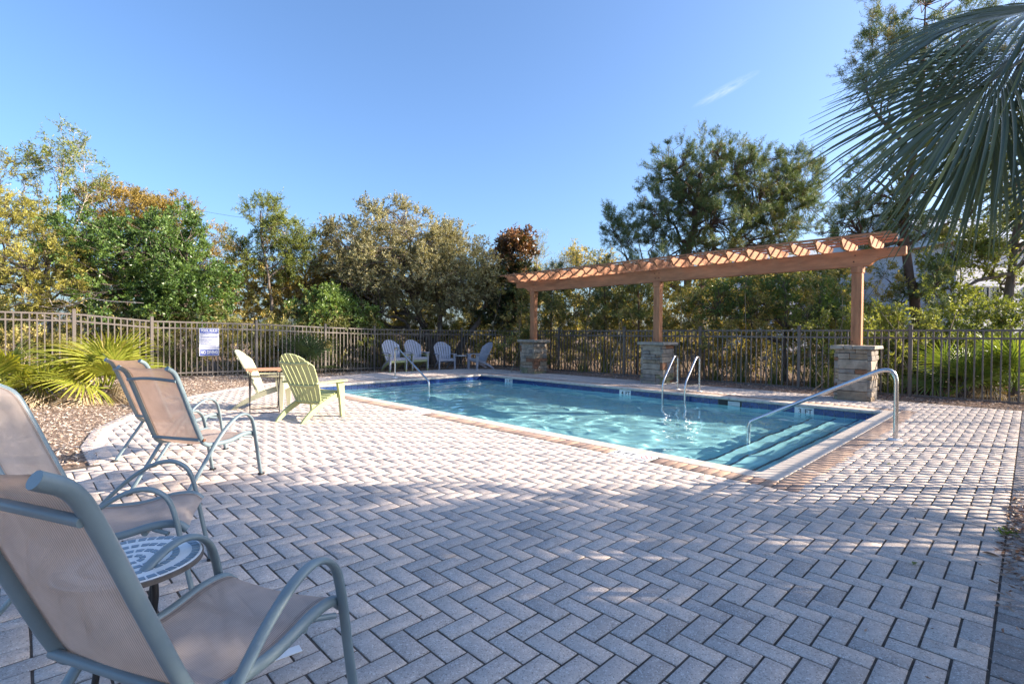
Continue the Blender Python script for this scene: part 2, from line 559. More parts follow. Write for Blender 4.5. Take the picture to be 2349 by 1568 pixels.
def brick_block(C, S, tint, jit=True):
    """vectorised chamfered pavers: C (n,2) centres, S (n,2) sizes -> V, F, T"""
    n = len(C); ch = 0.0034
    hx, hy = S[:, 0] / 2, S[:, 1] / 2
    zt = rng.normal(0, 0.0011, n) if jit else np.zeros(n)
    tx = rng.normal(0, 0.0035, n); ty = rng.normal(0, 0.0035, n)
    ro = rng.normal(0, 0.006, n)
    sg = np.array([(-1, -1), (1, -1), (1, 1), (-1, 1)])
    V = np.zeros((n, 12, 3))
    for k in range(4):
        for lev, (ins, z) in enumerate(((ch, 0.0), (0.0, -ch), (0.0, -0.045))):
            dx = sg[k, 0] * (hx - ins); dy = sg[k, 1] * (hy - ins)
            X = dx * np.cos(ro) - dy * np.sin(ro); Y = dx * np.sin(ro) + dy * np.cos(ro)
            V[:, lev * 4 + k, 0] = C[:, 0] + X; V[:, lev * 4 + k, 1] = C[:, 1] + Y
            V[:, lev * 4 + k, 2] = z + zt + (X * tx + Y * ty if lev < 2 else 0)
    f = [(0, 1, 2, 3)] + [(4 + k, 4 + (k + 1) % 4, (k + 1) % 4, k) for k in range(4)] + [(8 + k, 8 + (k + 1) % 4, 4 + (k + 1) % 4, 4 + k) for k in range(4)]
    F = (np.array(f)[None] + (np.arange(n) * 12)[:, None, None]).reshape(-1, 4)
    return V.reshape(-1, 3), F, np.repeat(tint, 12)


GX0, GY0, A = -2.43, -1.58, 0.1
I, J = np.meshgrid(np.arange(-52, 98), np.arange(-2, 141), indexing='ij')
I, J = I.ravel(), J.ravel()
rows = []
for phase, (sx, sy) in ((0, (2, 1)), (2, (1, 2))):
    k = (I + J) % 4 == phase
    x0 = GX0 + A * I[k]; y0 = GY0 + A * J[k]
    rows.append(np.stack([x0 + A * sx / 2, y0 + A * sy / 2, np.full(len(x0), sx * A), np.full(len(x0), sy * A)], 1))
B = np.concatenate(rows)
EDGE = 0.225


def ok(P):
    q = inside(P) & inside(P + [0.05, 0]) & inside(P - [0.05, 0]) & inside(P + [0, 0.05]) & inside(P - [0, 0.05])
    q &= P[:, 1] > -1.58
    q &= ~((P[:, 0] > -OUT) & (P[:, 0] < W + OUT) & (P[:, 1] > -OUT) & (P[:, 1] < L + OUT))
    return q


off = np.where((B[:, 2] > B[:, 3])[:, None], [[0.05, 0]], [[0, 0.05]])
ka, kb = ok(B[:, :2] - off), ok(B[:, :2] + off)
full = B[ka & kb]
halfs = np.concatenate([np.c_[(B[:, :2] - off)[ka & ~kb], np.full((np.sum(ka & ~kb), 2), 0.1)],
                        np.c_[(B[:, :2] + off)[kb & ~ka], np.full((np.sum(kb & ~ka), 2), 0.1)]])
# soldier courses: round the pool (red-tan) and along the deck's side edge
bord = []
for y in np.arange(-OUT + 0.05, L + OUT, 0.1):
    bord.append((-CW - BW / 2, y, BW, 0.1)); bord.append((W + CW + BW / 2, y, BW, 0.1))
for x in np.arange(-CW + 0.05, W + CW - 0.03, 0.1):
    bord.append((x, -CW - BW / 2, 0.1, BW)); bord.append((x, L + CW + BW / 2, 0.1, BW))
bord = np.array(bord)
MARK = [(1.36, 0.905), (5.235, 4.775)]         # depth plates let into the near border
for a, b_ in MARK:
    bord = bord[~((bord[:, 0] < 0) & (bord[:, 1] < a + .02) & (bord[:, 1] > b_ - .02) & (bord[:, 2] > .15))]
poly_e = [(-4.2, 4.3), (-4.2, 5.3), (-4.0, 6.45), (-3.3, 8.1), (-2.40, 9.45), (-1.58, 10.25), (-0.62, 11.0), (0.72, 11.75), (2.3, 12.15), (3.5, 12.4)]
edge = np.array([(x, -1.681, 0.1, 0.2) for x in np.arange(-7.4, 7.2, 0.1)])
GAP = 0.0088


def depth_of(C):
    d = (C[:, :2] - np.array([CAM.x, CAM.y])) @ FW2
    l = (C[:, :2] - np.array([CAM.x, CAM.y])) @ RT2
    sxp = l / np.maximum(d, .01) * 1482.13; syp = CAM.z / np.maximum(d, .01) * 1482.13
    vis = (d > 1.2) & (np.abs(sxp) < 1500) & (syp < 1045)
    return np.where(vis, d, 1e6)


d = depth_of(full)
order = np.argsort(d)
near, rest = full[order[:300]], full[order[300:]]
variants = {}
for w_ in range(20):
    for o_, (sx, sy) in enumerate(((0.2, 0.1), (0.1, 0.2))):
        V, F, T_ = brick_block(np.array([[0., 0.]]), np.array([[sx - GAP, sy - GAP]]), np.array([np.clip(rng.normal(0.50, 0.25), 0, 1)]), False)
        variants[(o_, w_)] = mesh_np('paver', V, F, T_)
        variants[(o_, w_)].materials.append(PAVER)
for bx_, by_, sx, sy in near:
    o = link('paver', variants[(0 if sx > sy else 1, int(rng.integers(20)))], None, deck, (bx_, by_, float(rng.normal(0, 0.001))))
    o.rotation_euler = (0, 0, math.pi * int(rng.integers(2)))
V, F, T_ = brick_block(np.concatenate([rest, halfs])[:, :2], np.concatenate([rest, halfs])[:, 2:] - GAP, np.clip(rng.normal(0.50, 0.25, len(rest) + len(halfs)), 0, 1))
tag(link('paver_field', mesh_np('paver_field', V, F, T_), PAVER, deck), kind='stuff')
V, F, T_ = brick_block(edge[:, :2], edge[:, 2:] - GAP, np.clip(rng.normal(0.25, 0.22, len(edge)), 0, 1))
tag(link('edge_course', mesh_np('edge_course', V, F, T_), EDGEP, deck), kind='stuff')
# curved edge course along the mulch bed
EV, EF, ET, eo = [], [], [], 0
for (xa, ya), (xb, yb) in zip(poly_e[:-1], poly_e[1:]):
    ln = math.hypot(xb - xa, yb - ya); n_ = max(1, int(round(ln / 0.104))); a_ = math.atan2(yb - ya, xb - xa)
    for k in range(n_):
        t = (k + .5) / n_
        v, f, t_ = brick_block(np.array([[0., 0.]]), np.array([[ln / n_ - GAP, 0.195]]), np.array([np.clip(rng.normal(.7, .15), 0, 1)]), False)
        x_, y_ = v[:, 0].copy(), v[:, 1].copy()
        v[:, 0] = xa + (xb - xa) * t + x_ * math.cos(a_) - y_ * math.sin(a_); v[:, 1] = ya + (yb - ya) * t + x_ * math.sin(a_) + y_ * math.cos(a_)
        v[:, 2] += 0.0035
        EV.append(v); EF.append(f + eo); ET.append(t_); eo += len(v)
tag(link('bed_edge_course', mesh_np('bed_edge_course', np.concatenate(EV), np.concatenate(EF), np.concatenate(ET)), PAVER, deck), kind='stuff')
# border: the pavers nearest the camera singly, the others joined
bd = np.where(bord[:, 0] < 0, bord[:, 1], np.where(bord[:, 1] < 0, bord[:, 0], 1e3))
bo = np.argsort(bd)
bmesh_v = {}
for w_ in range(8):
    for o_, (sx, sy) in enumerate(((BW, 0.1), (0.1, BW))):
        V, F, T_ = brick_block(np.array([[0., 0.]]), np.array([[sx - GAP, sy - GAP]]), np.array([np.clip(rng.normal(0.5, 0.27), 0, 1)]), False)
        bmesh_v[(o_, w_)] = mesh_np('border_paver', V, F, T_); bmesh_v[(o_, w_)].materials.append(BORDER)
for k in bo[:150]:
    bx_, by_, sx, sy = bord[k]
    link('border_paver', bmesh_v[(0 if sx > sy else 1, int(rng.integers(8)))], None, deck, (bx_, by_, float(rng.normal(0, 0.001))))
V, F, T_ = brick_block(bord[bo[150:], :2], bord[bo[150:], 2:] - GAP, np.clip(rng.normal(0.5, 0.27, len(bo) - 150), 0, 1))
tag(link('far_border_course', mesh_np('far_border_course', V, F, T_), BORDER, deck), kind='stuff')

# --- pool shell
pool = empty('swimming_pool')
tag(pool, 'rectangular swimming pool with cream coping and blue waterline tiles', 'pool', kind='structure')
WALL = 0.012                       # plaster behind the tile face
mb = MB()
zt, zf_end, zf_mid = -0.055, -0.98, -1.22
yl = [-WALL, 1.6, 4.0, 6.0, 8.4, L + WALL]; zl = [zf_end, zf_end, zf_mid, zf_mid, zf_end, zf_end]
x0, x1 = -WALL, W + WALL
for k in range(5):
    mb.add([(x0, yl[k], zl[k]), (x1, yl[k], zl[k]), (x1, yl[k + 1], zl[k + 1]), (x0, yl[k + 1], zl[k + 1])], [(0, 1, 2, 3)])
    mb.add([(x0, yl[k], zl[k]), (x0, yl[k + 1], zl[k + 1]), (x0, yl[k + 1], zt), (x0, yl[k], zt)], [(0, 1, 2, 3)])
    mb.add([(x1, yl[k], zl[k]), (x1, yl[k], zt), (x1, yl[k + 1], zt), (x1, yl[k + 1], zl[k + 1])], [(0, 1, 2, 3)])
mb.add([(x0, yl[0], zl[0]), (x0, yl[0], zt), (x1, yl[0], zt), (x1, yl[0], zl[0])], [(0, 1, 2, 3)])
mb.add([(x0, yl[-1], zl[-1]), (x1, yl[-1], zl[-1]), (x1, yl[-1], zt), (x0, yl[-1], zt)], [(0, 1, 2, 3)])
shell = mb.build('pool_basin', PLASTER, pool)
RECEIVERS = [shell]
# entry steps across both short ends, each tread with a dark nosing line
for end in (0, 1):
    for k, (yy, zz) in enumerate(((0.34, -0.26), (0.68, -0.43), (1.02, -0.62))):
        def Y(v): return v if end == 0 else L - v
        lo, hi = sorted((Y(-WALL + 0.002), Y(yy)))
        s = MB().box(((x0 + x1) / 2, (lo + hi) / 2, (zz - 1.0) / 2), (x1 - x0 - 0.004, hi - lo, zz + 1.0)).build('entry_step', PLASTER, pool)
        RECEIVERS.append(s)
        nz = MB().box(((x0 + x1) / 2, Y(yy - 0.012), zz + 0.003), (x1 - x0 - 0.01, 0.034, 0.01)).build('step_nosing', NOSING, s)
        RECEIVERS.append(nz)

# --- waterline tiles
T = 0.1556
tile_m = []
for w_ in range(4):
    me = MB().box((0, 0, 0), (T - 0.006, 0.010, 0.150), bev=0.0012).mesh('tile'); me.materials.append(TILE); tile_m.append(me)
tz = -0.055 - 0.078


def far_y(i): return L - T * (i + 6.662)


marks = [(0, '3'), (25, '4'), (49, '3')]
skim = (40, 43)
g = MB()
g.box((W + 0.006, L / 2, tz), (0.006, L, 0.16)); g.box((-0.006, L / 2, tz), (0.006, L, 0.16))
g.box((W / 2, L + 0.006, tz), (W, 0.006, 0.16)); g.box((W / 2, -0.006, tz), (W, 0.006, 0.16))
g.build('tile_grout', GROUT, pool)
for i in range(-7, 57):
    if any(a <= i < a + 2 for a, _ in marks) or skim[0] <= i < skim[1]:
        continue
    y = far_y(i + 0.5)
    if 0.02 < y < L - 0.02:
        link('tile', random.choice(tile_m), None, pool, (W, y, tz), (0, 0, math.pi / 2 + math.pi * random.randint(0, 1)))
for k in range(35):
    x = W - T * (k + 0.56)
    if x > 0.05:
        link('tile', random.choice(tile_m), None, pool, (x, L, tz), (0, 0, math.pi * random.randint(0, 1)))
        link('tile', random.choice(tile_m), None, pool, (x, 0, tz), (0, 0, math.pi * random.randint(0, 1)))
for k in range(63):
    link('tile', random.choice(tile_m), None, pool, (0, 0.09 + T * k, tz), (0, 0, math.pi / 2))


def text(body, size, mat, parent, loc, rot, ext=0.0006, bold=0.0, sx=1.0, align='CENTER'):
    cu = bpy.data.curves.new('lettering', 'FONT')
    cu.body = body; cu.size = size; cu.extrude = ext; cu.offset = bold
    cu.align_x = align; cu.align_y = 'CENTER'
    tmp = bpy.data.objects.new('lettering_curve', cu); COL.objects.link(tmp)
    dg = bpy.context.evaluated_depsgraph_get()
    me = bpy.data.meshes.new_from_object(tmp.evaluated_get(dg)); me.name = 'lettering'
    bpy.data.objects.remove(tmp); bpy.data.curves.remove(cu)
    me.materials.clear()
    o = link('lettering', me, mat, parent, loc, rot); o.scale = (sx, 1, 1)
    return o


for a, n in marks:
    for h, s in ((0, n), (1, 'FT')):
        y = far_y(a + h + 0.5)
        o = MB().box((0, 0, 0), (T - 0.006, 0.012, 0.150), bev=0.0012).build('depth_tile', WHITETILE, pool, (W - 0.001, y, tz), (0, 0, -math.pi / 2))
        text(s, 0.125, BLACK, o, ((0.012 if h == 0 else -0.006), -0.0066, 0.002), (math.pi / 2, 0, 0), bold=0.0016, sx=0.9)
# skimmer mouth between the tiles
y0, y1 = far_y(skim[1]), far_y(skim[0])
sk = MB()
sk.box((W + 0.006, (y0 + y1) / 2, -0.066), (0.022, y1 - y0 - .01, 0.016)); sk.box((W + 0.006, (y0 + y1) / 2, -0.206), (0.022, y1 - y0 - .01, 0.016))
sk.box((W + 0.006, y0 + .02, tz), (0.022, 0.03, 0.12)); sk.box((W + 0.006, y1 - .10, tz), (0.022, 0.19, 0.12))
skm = sk.build('skimmer', DARKHOLE, pool)
MB().box((W + 0.003, y0 + .11, -0.128), (0.012, 0.15, 0.012)).build('skimmer_flap', WHITEPLASTIC, skm)

# --- coping: bullnose stones laid round the edge
prof = [(-0.022, -0.034), (-0.019, -0.018), (-0.008, -0.005), (0.008, 0.0015), (CW - 0.004, 0.0015), (CW, -0.003), (CW, -0.052), (0.0, -0.055), (-0.014, -0.050)]
cop_m = []
for w_ in range(5):
    ln = 0.1556 - 0.005
    me = MB().prism([(a, b + random.uniform(-.0012, .0012)) for a, b in prof], 'y', -ln / 2, ln / 2).mesh('coping_stone'); me.materials.append(COPING); cop_m.append(me)


def cope(x, y, rz):
    link('coping_stone', random.choice(cop_m), None, pool, (x, y, random.uniform(-.0008, .0008)), (0, 0, rz))


nL = int(round(L / T))
for k in range(nL):
    y = (k + 0.5) * L / nL
    cope(W, y, 0); cope(0, y, math.pi)
nW = int(round(W / T))
for k in range(nW):
    x = (k + 0.5) * W / nW
    cope(x, L, math.pi / 2); cope(x, 0, -math.pi / 2)
for cx_, cy_, sx, sy in ((0, 0, -1, -1), (W, 0, 1, -1), (0, L, -1, 1), (W, L, 1, 1)):
    MB().box((cx_ + sx * (CW / 2 - 0.004), cy_ + sy * (CW / 2 - 0.004), -0.0255), (CW + 0.004, CW + 0.004, 0.054), bev=0.006).build('coping_stone', COPING, pool)

# depth plates in the near border, facing someone standing on the deck
for k, (a, b_) in enumerate(MARK):
    n = ['3', '4'][k]
    pl = MB().box((0, 0, 0), (a - b_, BW - 0.006, 0.03), bev=0.001).build('depth_plate', WHITETILE, pool, (-CW - BW / 2, (a + b_) / 2, -0.013), (0, 0, -math.pi / 2))
    text(n + ' FT.', 0.135, BLACK, pl, (-0.075, 0.005, 0.0156), (0, 0, 0), bold=0.001)
    ring = MB()
    pts = [(0.15 + 0.052 * math.cos(t), 0.02 + 0.052 * math.sin(t), 0.0160) for t in np.linspace(0, 2 * math.pi, 25)]
    ring.tube(pts, 0.005, 5, flat=(0.005, 0.0006), cap=False)
    ring.tube([(0.113, 0.057, 0.0160), (0.187, -0.017, 0.0160)], 0.004, 5, flat=(0.004, 0.0006))
    ring.build('no_diving_symbol', REDPRINT, pl)
    text('NO DIVING', 0.026, BLACK, pl, (0.15, -0.062, 0.0156), (0, 0, 0))

# --- water
m, nt, out = new_mat('pool_water')
gl = N(nt, 'ShaderNodeBsdfGlass', inp={'IOR': 1.33, 'Roughness': 0.0})
gl.inputs['Color'].default_value = (0.90, 0.985, 0.99, 1)
nt.links.new(gl.outputs[0], out.inputs[0])
WATERM = m
nx_, ny_ = 190, 350
X, Yg = np.meshgrid(np.linspace(-0.008, W + 0.008, nx_), np.linspace(-0.008, L + 0.008, ny_), indexing='ij')
Z = np.full_like(X, WATER_Z)
wr = np.random.default_rng(3)
for k in range(46):
    lam = wr.uniform(0.13, 0.8); th = wr.normal(2.4, 0.9); ph = wr.uniform(0, 6.28)
    amp = 0.00036 * (lam / 0.3) ** 1.0
    Z += amp * np.sin((X * math.cos(th) + Yg * math.sin(th)) * 2 * math.pi / lam + ph + 0.6 * np.sin(X * 1.3 + Yg * .9 + k))
wv = np.stack([X, Yg, Z], -1).reshape(-1, 3)
ii, jj = np.meshgrid(np.arange(nx_ - 1), np.arange(ny_ - 1), indexing='ij'); ii, jj = ii.ravel(), jj.ravel()
wf = np.stack([ii * ny_ + jj, (ii + 1) * ny_ + jj, (ii + 1) * ny_ + jj + 1, ii * ny_ + jj + 1], 1)
water = link('water', mesh_np('water', wv, wf, smooth=True), WATERM)
tag(water, 'clear turquoise rippled water filling the swimming pool', 'water', kind='structure')
# sunlight is refracted through the surface on to the basin
sl.cycles.is_caustics_light = True
water.cycles.is_caustics_caster = True
for r_ in RECEIVERS: r_.cycles.is_caustics_receiver = True
cy.caustics_refractive = True

# --- mulch beds
def left_rise(x): return float(np.interp(x, [-6, -3.9, -2.5, -0.2, 1.7, 3.4], [0.27, 0.24, 0.12, 0.09, 0.03, 0.0]))


def bed_height(x, y):
    e = np.interp(x, [-4.2, -3.3, -2.4, -0.62, 0.72, 3.5, 8], [6.2, 8.1, 9.45, 11.0, 11.75, 12.4, 12.4])
    t = np.clip((y - e) / np.maximum(13.05 - e, .3), 0, 1.15)
    return np.interp(x, [-6, -3.9, -2.5, -0.2, 1.7, 3.4], [0.25, 0.22, 0.10, 0.07, 0.02, 0.0]) * t * t * (3 - 2 * np.minimum(t, 1))


def bed(name, label, xr, yr, n, chips, hf, test, ramp_, spill=0.0):
    xs_ = np.linspace(*xr, n[0]); ys_ = np.linspace(*yr, n[1])
    X_, Y_ = np.meshgrid(xs_, ys_, indexing='ij')
    Zb = hf(X_, Y_) - 0.016 + rng.normal(0, 0.004, X_.shape)
    Cx, Cy = (X_[:-1, :-1] + X_[1:, 1:]) / 2, (Y_[:-1, :-1] + Y_[1:, 1:]) / 2
    kk = test(np.stack([Cx.ravel(), Cy.ravel()], 1)).reshape(Cx.shape)
    a, b_ = np.nonzero(kk); m_ = n[1]
    link_ = link(name, mesh_np(name, np.stack([X_, Y_, Zb], -1).reshape(-1, 3), np.stack([a * m_ + b_, (a + 1) * m_ + b_, (a + 1) * m_ + b_ + 1, a * m_ + b_ + 1], 1), smooth=True), MULCH)
    tag(link_, label, 'mulch bed', kind='structure')
    P = np.stack([rng.uniform(*xr, chips * 2), rng.uniform(*yr, chips * 2)], 1)
    if spill: P[:, 1] -= np.abs(rng.normal(0, spill, len(P))) * -1.0 * (rng.random(len(P)) < .25)
    P = P[test(P if not spill else P - np.c_[np.zeros(len(P)), np.where(P[:, 1] > -1.80, .14 * rng.random(len(P)) ** .4, 0)])][:chips]
    k_ = len(P)
    ln = rng.uniform(0.018, 0.06, k_); wd = ln * rng.uniform(0.16, 0.42, k_)
    az = rng.uniform(0, 6.283, k_); ti = rng.normal(0, 0.28, k_); ro_ = rng.normal(0, 0.5, k_)
    u = np.stack([np.cos(az) * np.cos(ti), np.sin(az) * np.cos(ti), np.sin(ti)], 1)
    s = np.stack([-np.sin(az) * np.cos(ro_), np.cos(az) * np.cos(ro_), np.sin(ro_)], 1)
    c = np.stack([P[:, 0], P[:, 1], hf(P[:, 0], P[:, 1]) - 0.008 + rng.uniform(0, 0.016, k_)], 1)
    Vc = np.stack([c - u * ln[:, None] / 2, c + s * wd[:, None] / 2 - u * ln[:, None] * .2, c + u * ln[:, None] / 2, c - s * wd[:, None] / 2 + u * ln[:, None] * .1], 1).reshape(-1, 3)
    o_ = link('mulch_chips', mesh_np('mulch_chips', Vc, np.arange(k_ * 4).reshape(-1, 4), np.repeat(rng.uniform(0, 1, k_), 4)), ramp_)
    tag(o_, 'shredded bark chips strewn over the ' + label, 'mulch', kind='stuff')
    return link_


CHIP = mat_leaf('pale_bark_chip', [(0.0, (0.20, 0.12, 0.08)), (0.3, (0.36, 0.26, 0.19)), (0.6, (0.50, 0.40, 0.32)), (1.0, (0.66, 0.57, 0.48))], trans=0.0, rough=0.85, spec=0.15)
CHIPR = mat_leaf('red_bark_chip', [(0.0, (0.17, 0.09, 0.06)), (0.4, (0.34, 0.21, 0.14)), (0.75, (0.47, 0.33, 0.25)), (1.0, (0.62, 0.53, 0.46))], trans=0.0, rough=0.85, spec=0.15)
bed('palmetto_bed', 'pale mulch bed along the fence behind the sling chairs', (-7.5, 3.4), (4.3, 13.4), (90, 80), 52000, bed_height, lambda P: ~inside(P) , CHIP)
zero = lambda x, y: np.asarray(x) * 0.0
bed('pergola_bed', 'brown mulch strip along the fence behind the stone pillars', (6.4, 8.6), (-2.2, 12.2), (24, 110), 15000, lambda x, y: 0.004 + 0.03 * np.clip((x - 7.25) / .8, 0, 1), lambda P: ~inside(P) & (P[:, 0] + P[:, 1] < 20.5), CHIPR)
bed('chair_bed', 'brown mulch strip behind the grey lawn chairs', (3.2, 8.4), (11.0, 13.6), (50, 26), 6000, lambda x, y: np.asarray(x) * 0 + 0.004, lambda P: ~inside(P), CHIPR)
bed('side_bed', 'narrow mulch strip beside the deck edge course', (-7.5, 8.4), (-3.2, -1.72), (80, 12), 12000, lambda x, y: 0.006 + 0.012 * np.clip((-1.75 - y) / .2, 0, 1), lambda P: (P[:, 1] < -1.76 - 0.05 * np.sin(P[:, 0] * 3.1) + 0.12 * np.exp(-((P[:, 0] + 0.5) / .8) ** 2)), CHIPR, 0.10)

# ------------------------------------------------------------------ fence
FENCE = mat_simple('bronze_powder_coat', (0.135, 0.115, 0.10), 0.42, var=0.10, vscale=4, bump=0.03, bscale=120, spec=0.5)
picket_m = MB().box((0, 0, 0.66), (0.024, 0.024, 1.31)).mesh('picket'); picket_m.materials.append(FENCE)
post_b = MB().box((0, 0, 0.71), (0.064, 0.064, 1.46), bev=0.004)
post_m = post_b.mesh('post'); post_m.materials.append(FENCE)
cap_b = MB().box((0, 0, 1.446), (0.073, 0.073, 0.012), bev=0.003); cap_b.box((0, 0, 1.457), (0.05, 0.05, 0.012), bev=0.004)
cap_m = cap_b.mesh('post_cap'); cap_m.materials.append(FENCE)


def fence(label, posts, bottom, first_post=True):
    f = empty('picket_fence', (posts[0][0], posts[0][1], 0))
    tag(f, label, 'fence', 'bronze picket fence around the pool')
    ox, oy = posts[0][:2]
    for i, (x, y, z) in enumerate(posts):
        if i == 0 and not first_post: continue
        a = math.atan2(posts[min(i + 1, len(posts) - 1)][1] - posts[max(i - 1, 0)][1], posts[min(i + 1, len(posts) - 1)][0] - posts[max(i - 1, 0)][0])
        p = link('post', post_m, None, f, (x - ox, y - oy, z), (0, 0, a))
        link('post_cap', cap_m, None, p, (0, 0, 0))
    for (xa, ya, za), (xb, yb, zb) in zip(posts[:-1], posts[1:]):
        d = Vector((xb - xa, yb - ya, zb - za)); ln = math.hypot(d.x, d.y)
        az = math.atan2(d.y, d.x)
        R = Matrix.Rotation(az, 3, 'Z') @ Matrix.Rotation(-math.atan2(d.z, ln), 3, 'Y')
        mid = Vector(((xa + xb) / 2 - ox, (ya + yb) / 2 - oy, (za + zb) / 2))
        for h in (1.345, 1.195, bottom):
            MB().box((0, 0, 0), (d.length - 0.064, 0.032, 0.038), R, bev=0.003).build('rail', FENCE, f, mid + Vector((0, 0, h)))
        n = max(2, int(round(ln / 0.119)))
        for k in range(1, n):
            t = k / n
            link('picket', picket_m, None, f, (xa + d.x * t - ox, ya + d.y * t - oy, za + d.z * t + 0.012), (random.gauss(0, .002), random.gauss(0, .002), az))
    return f


fence('bronze picket fence rising along the mulch bed, with a pool rules sign on it',
      [(-6.25, 13.0, .27), (-3.88, 13.0, .25), (-2.47, 13.02, .125), (-.12, 13.05, .10), (1.85, 13.15, .04), (3.56, 13.3, 0), (5.37, 13.35, 0), (7.18, 13.3, 0)], 0.085)
fence('bronze picket fence behind the wooden pergola', [(7.18, 13.3, 0), (8.1, 11.9, 0), (8.1, 9.29, 0), (8.1, 6.75, 0), (8.1, 4.42, 0), (8.1, 2.06, 0), (8.1, 0.03, 0), (8.1, -2.0, 0)], 0.04, False)
fence('bronze picket fence beside the deck edge, its picket shadows falling across the pavers', [(8.1, -2.0, 0), (5.85, -2.0, 0), (3.6, -2.0, 0), (1.35, -2.0, 0), (-0.9, -2.0, 0), (-3.15, -2.0, 0), (-5.4, -2.0, 0)], 0.04, False)

# ------------------------------------------------------------------ pool rules sign
BLUE = mat_simple('blue_sign_print', (0.02, 0.055, 0.30), 0.4, var=0.05)
SIGNW = mat_simple('white_sign_sheet', (0.55, 0.56, 0.59), 0.4, var=0.04)
sg = empty('pool_rules_sign', (-1.27, 12.975, 0.0))
tag(sg, 'white and blue POOL RULES sign hung on the fence', 'sign')
SW, SH, SZ = 0.45, 0.70, 1.135 - 0.165
MB().box((0, 0, SZ), (SW, 0.006, SH), bev=0.002).build('sign_panel', SIGNW, sg)
MB().box((0, -0.0042, SZ + SH / 2 - 0.07), (SW - 0.03, 0.003, 0.105)).build('header_band', BLUE, sg)
MB().box((0, -0.0042, SZ - SH / 2 + 0.085), (SW - 0.03, 0.003, 0.145)).build('footer_band', BLUE, sg)
text('POOL RULES', 0.080, SIGNW, sg, (0, -0.0066, SZ + SH / 2 - 0.064), (math.pi / 2, 0, 0), bold=0.0042, sx=0.82)
MB().box((0, -0.0062, SZ + SH / 2 - 0.112), (0.12, 0.001, 0.004)).build('underline', SIGNW, sg)
text('NO DIVING', 0.112, SIGNW, sg, (0, -0.0066, SZ - SH / 2 + 0.085), (math.pi / 2, 0, 0), bold=0.0055, sx=0.66)
rules = [(0.262, '1. NO FOOD OR BEVERAGES IN POOL OR ON\n    POOL WET DECK.'), (0.185, '2. NO GLASS OR ANIMALS IN THE FENCED POOL\n    AREA (OR 50 FEET FROM UNFENCED POOL).'), (0.112, '3. BATHING LOAD: 10 PERSONS.'),
         (0.062, '4. POOL HOURS: DAWN TO DUSK.'), (0.012, '5. SHOWER BEFORE ENTERING.'), (-0.038, '6. DO NOT SWALLOW THE POOL WATER.'), (-0.088, '7. DO NOT USE POOL IF YOU ARE ILL WITH DIARRHEA.')]
zz0 = SZ - 0.06
for h, s in rules:
    text(s, 0.0215, BLUE, sg, (-0.205, -0.0036, zz0 + h), (math.pi / 2, 0, 0), ext=0.0004, bold=0.0007, sx=0.86, align='LEFT')
for h in (0.225, 0.142, 0.088, 0.038, -0.012, -0.062):
    MB().box((0, -0.0036, zz0 + h), (SW - 0.04, 0.001, 0.0025)).build('rule_line', BLUE, sg)
for sx in (-1, 1):
    MB().box((sx * 0.17, 0.006, SZ + SH / 2 - 0.03), (0.012, 0.02, 0.012)).build('zip_tie', DARKHOLE, sg)

# ------------------------------------------------------------------ stone pillars
STONES = [mat_simple(n, c, 0.85, var=0.34, vscale=7, bump=0.7, bscale=28, spec=0.2, wear=w) for n, c, w in (
    ('grey_ledge_stone', (0.25, 0.22, 0.19), ((0.33, 0.27, 0.20), 6.0, .58)), ('pale_ledge_stone', (0.34, 0.285, 0.225), ((0.21, 0.18, 0.155), 7.0, .6)),
    ('tan_ledge_stone', (0.29, 0.22, 0.15), ((0.20, 0.185, 0.17), 5.0, .58)), ('rust_ledge_stone', (0.24, 0.125, 0.075), ((0.16, 0.10, 0.075), 8.0, .6)),
    ('mossy_ledge_stone', (0.26, 0.24, 0.15), ((0.16, 0.17, 0.09), 5.0, .5)))]
MORTAR = mat_simple('dark_mortar', (0.10, 0.09, 0.08), 0.95, var=0.2)
CAPS = mat_simple('pale_cap_stone', (0.34, 0.30, 0.25), 0.8, var=0.35, vscale=6, bump=0.6, bscale=35, spec=0.2, wear=((0.27, 0.25, 0.22), 7.0, .6))


def rough_box(c, size, jit):
    b = MB().box(c, size, bev=0.008)
    b.v = [(x + random.gauss(0, jit), y + random.gauss(0, jit), z + random.gauss(0, jit * .6)) for x, y, z in b.v]
    return b


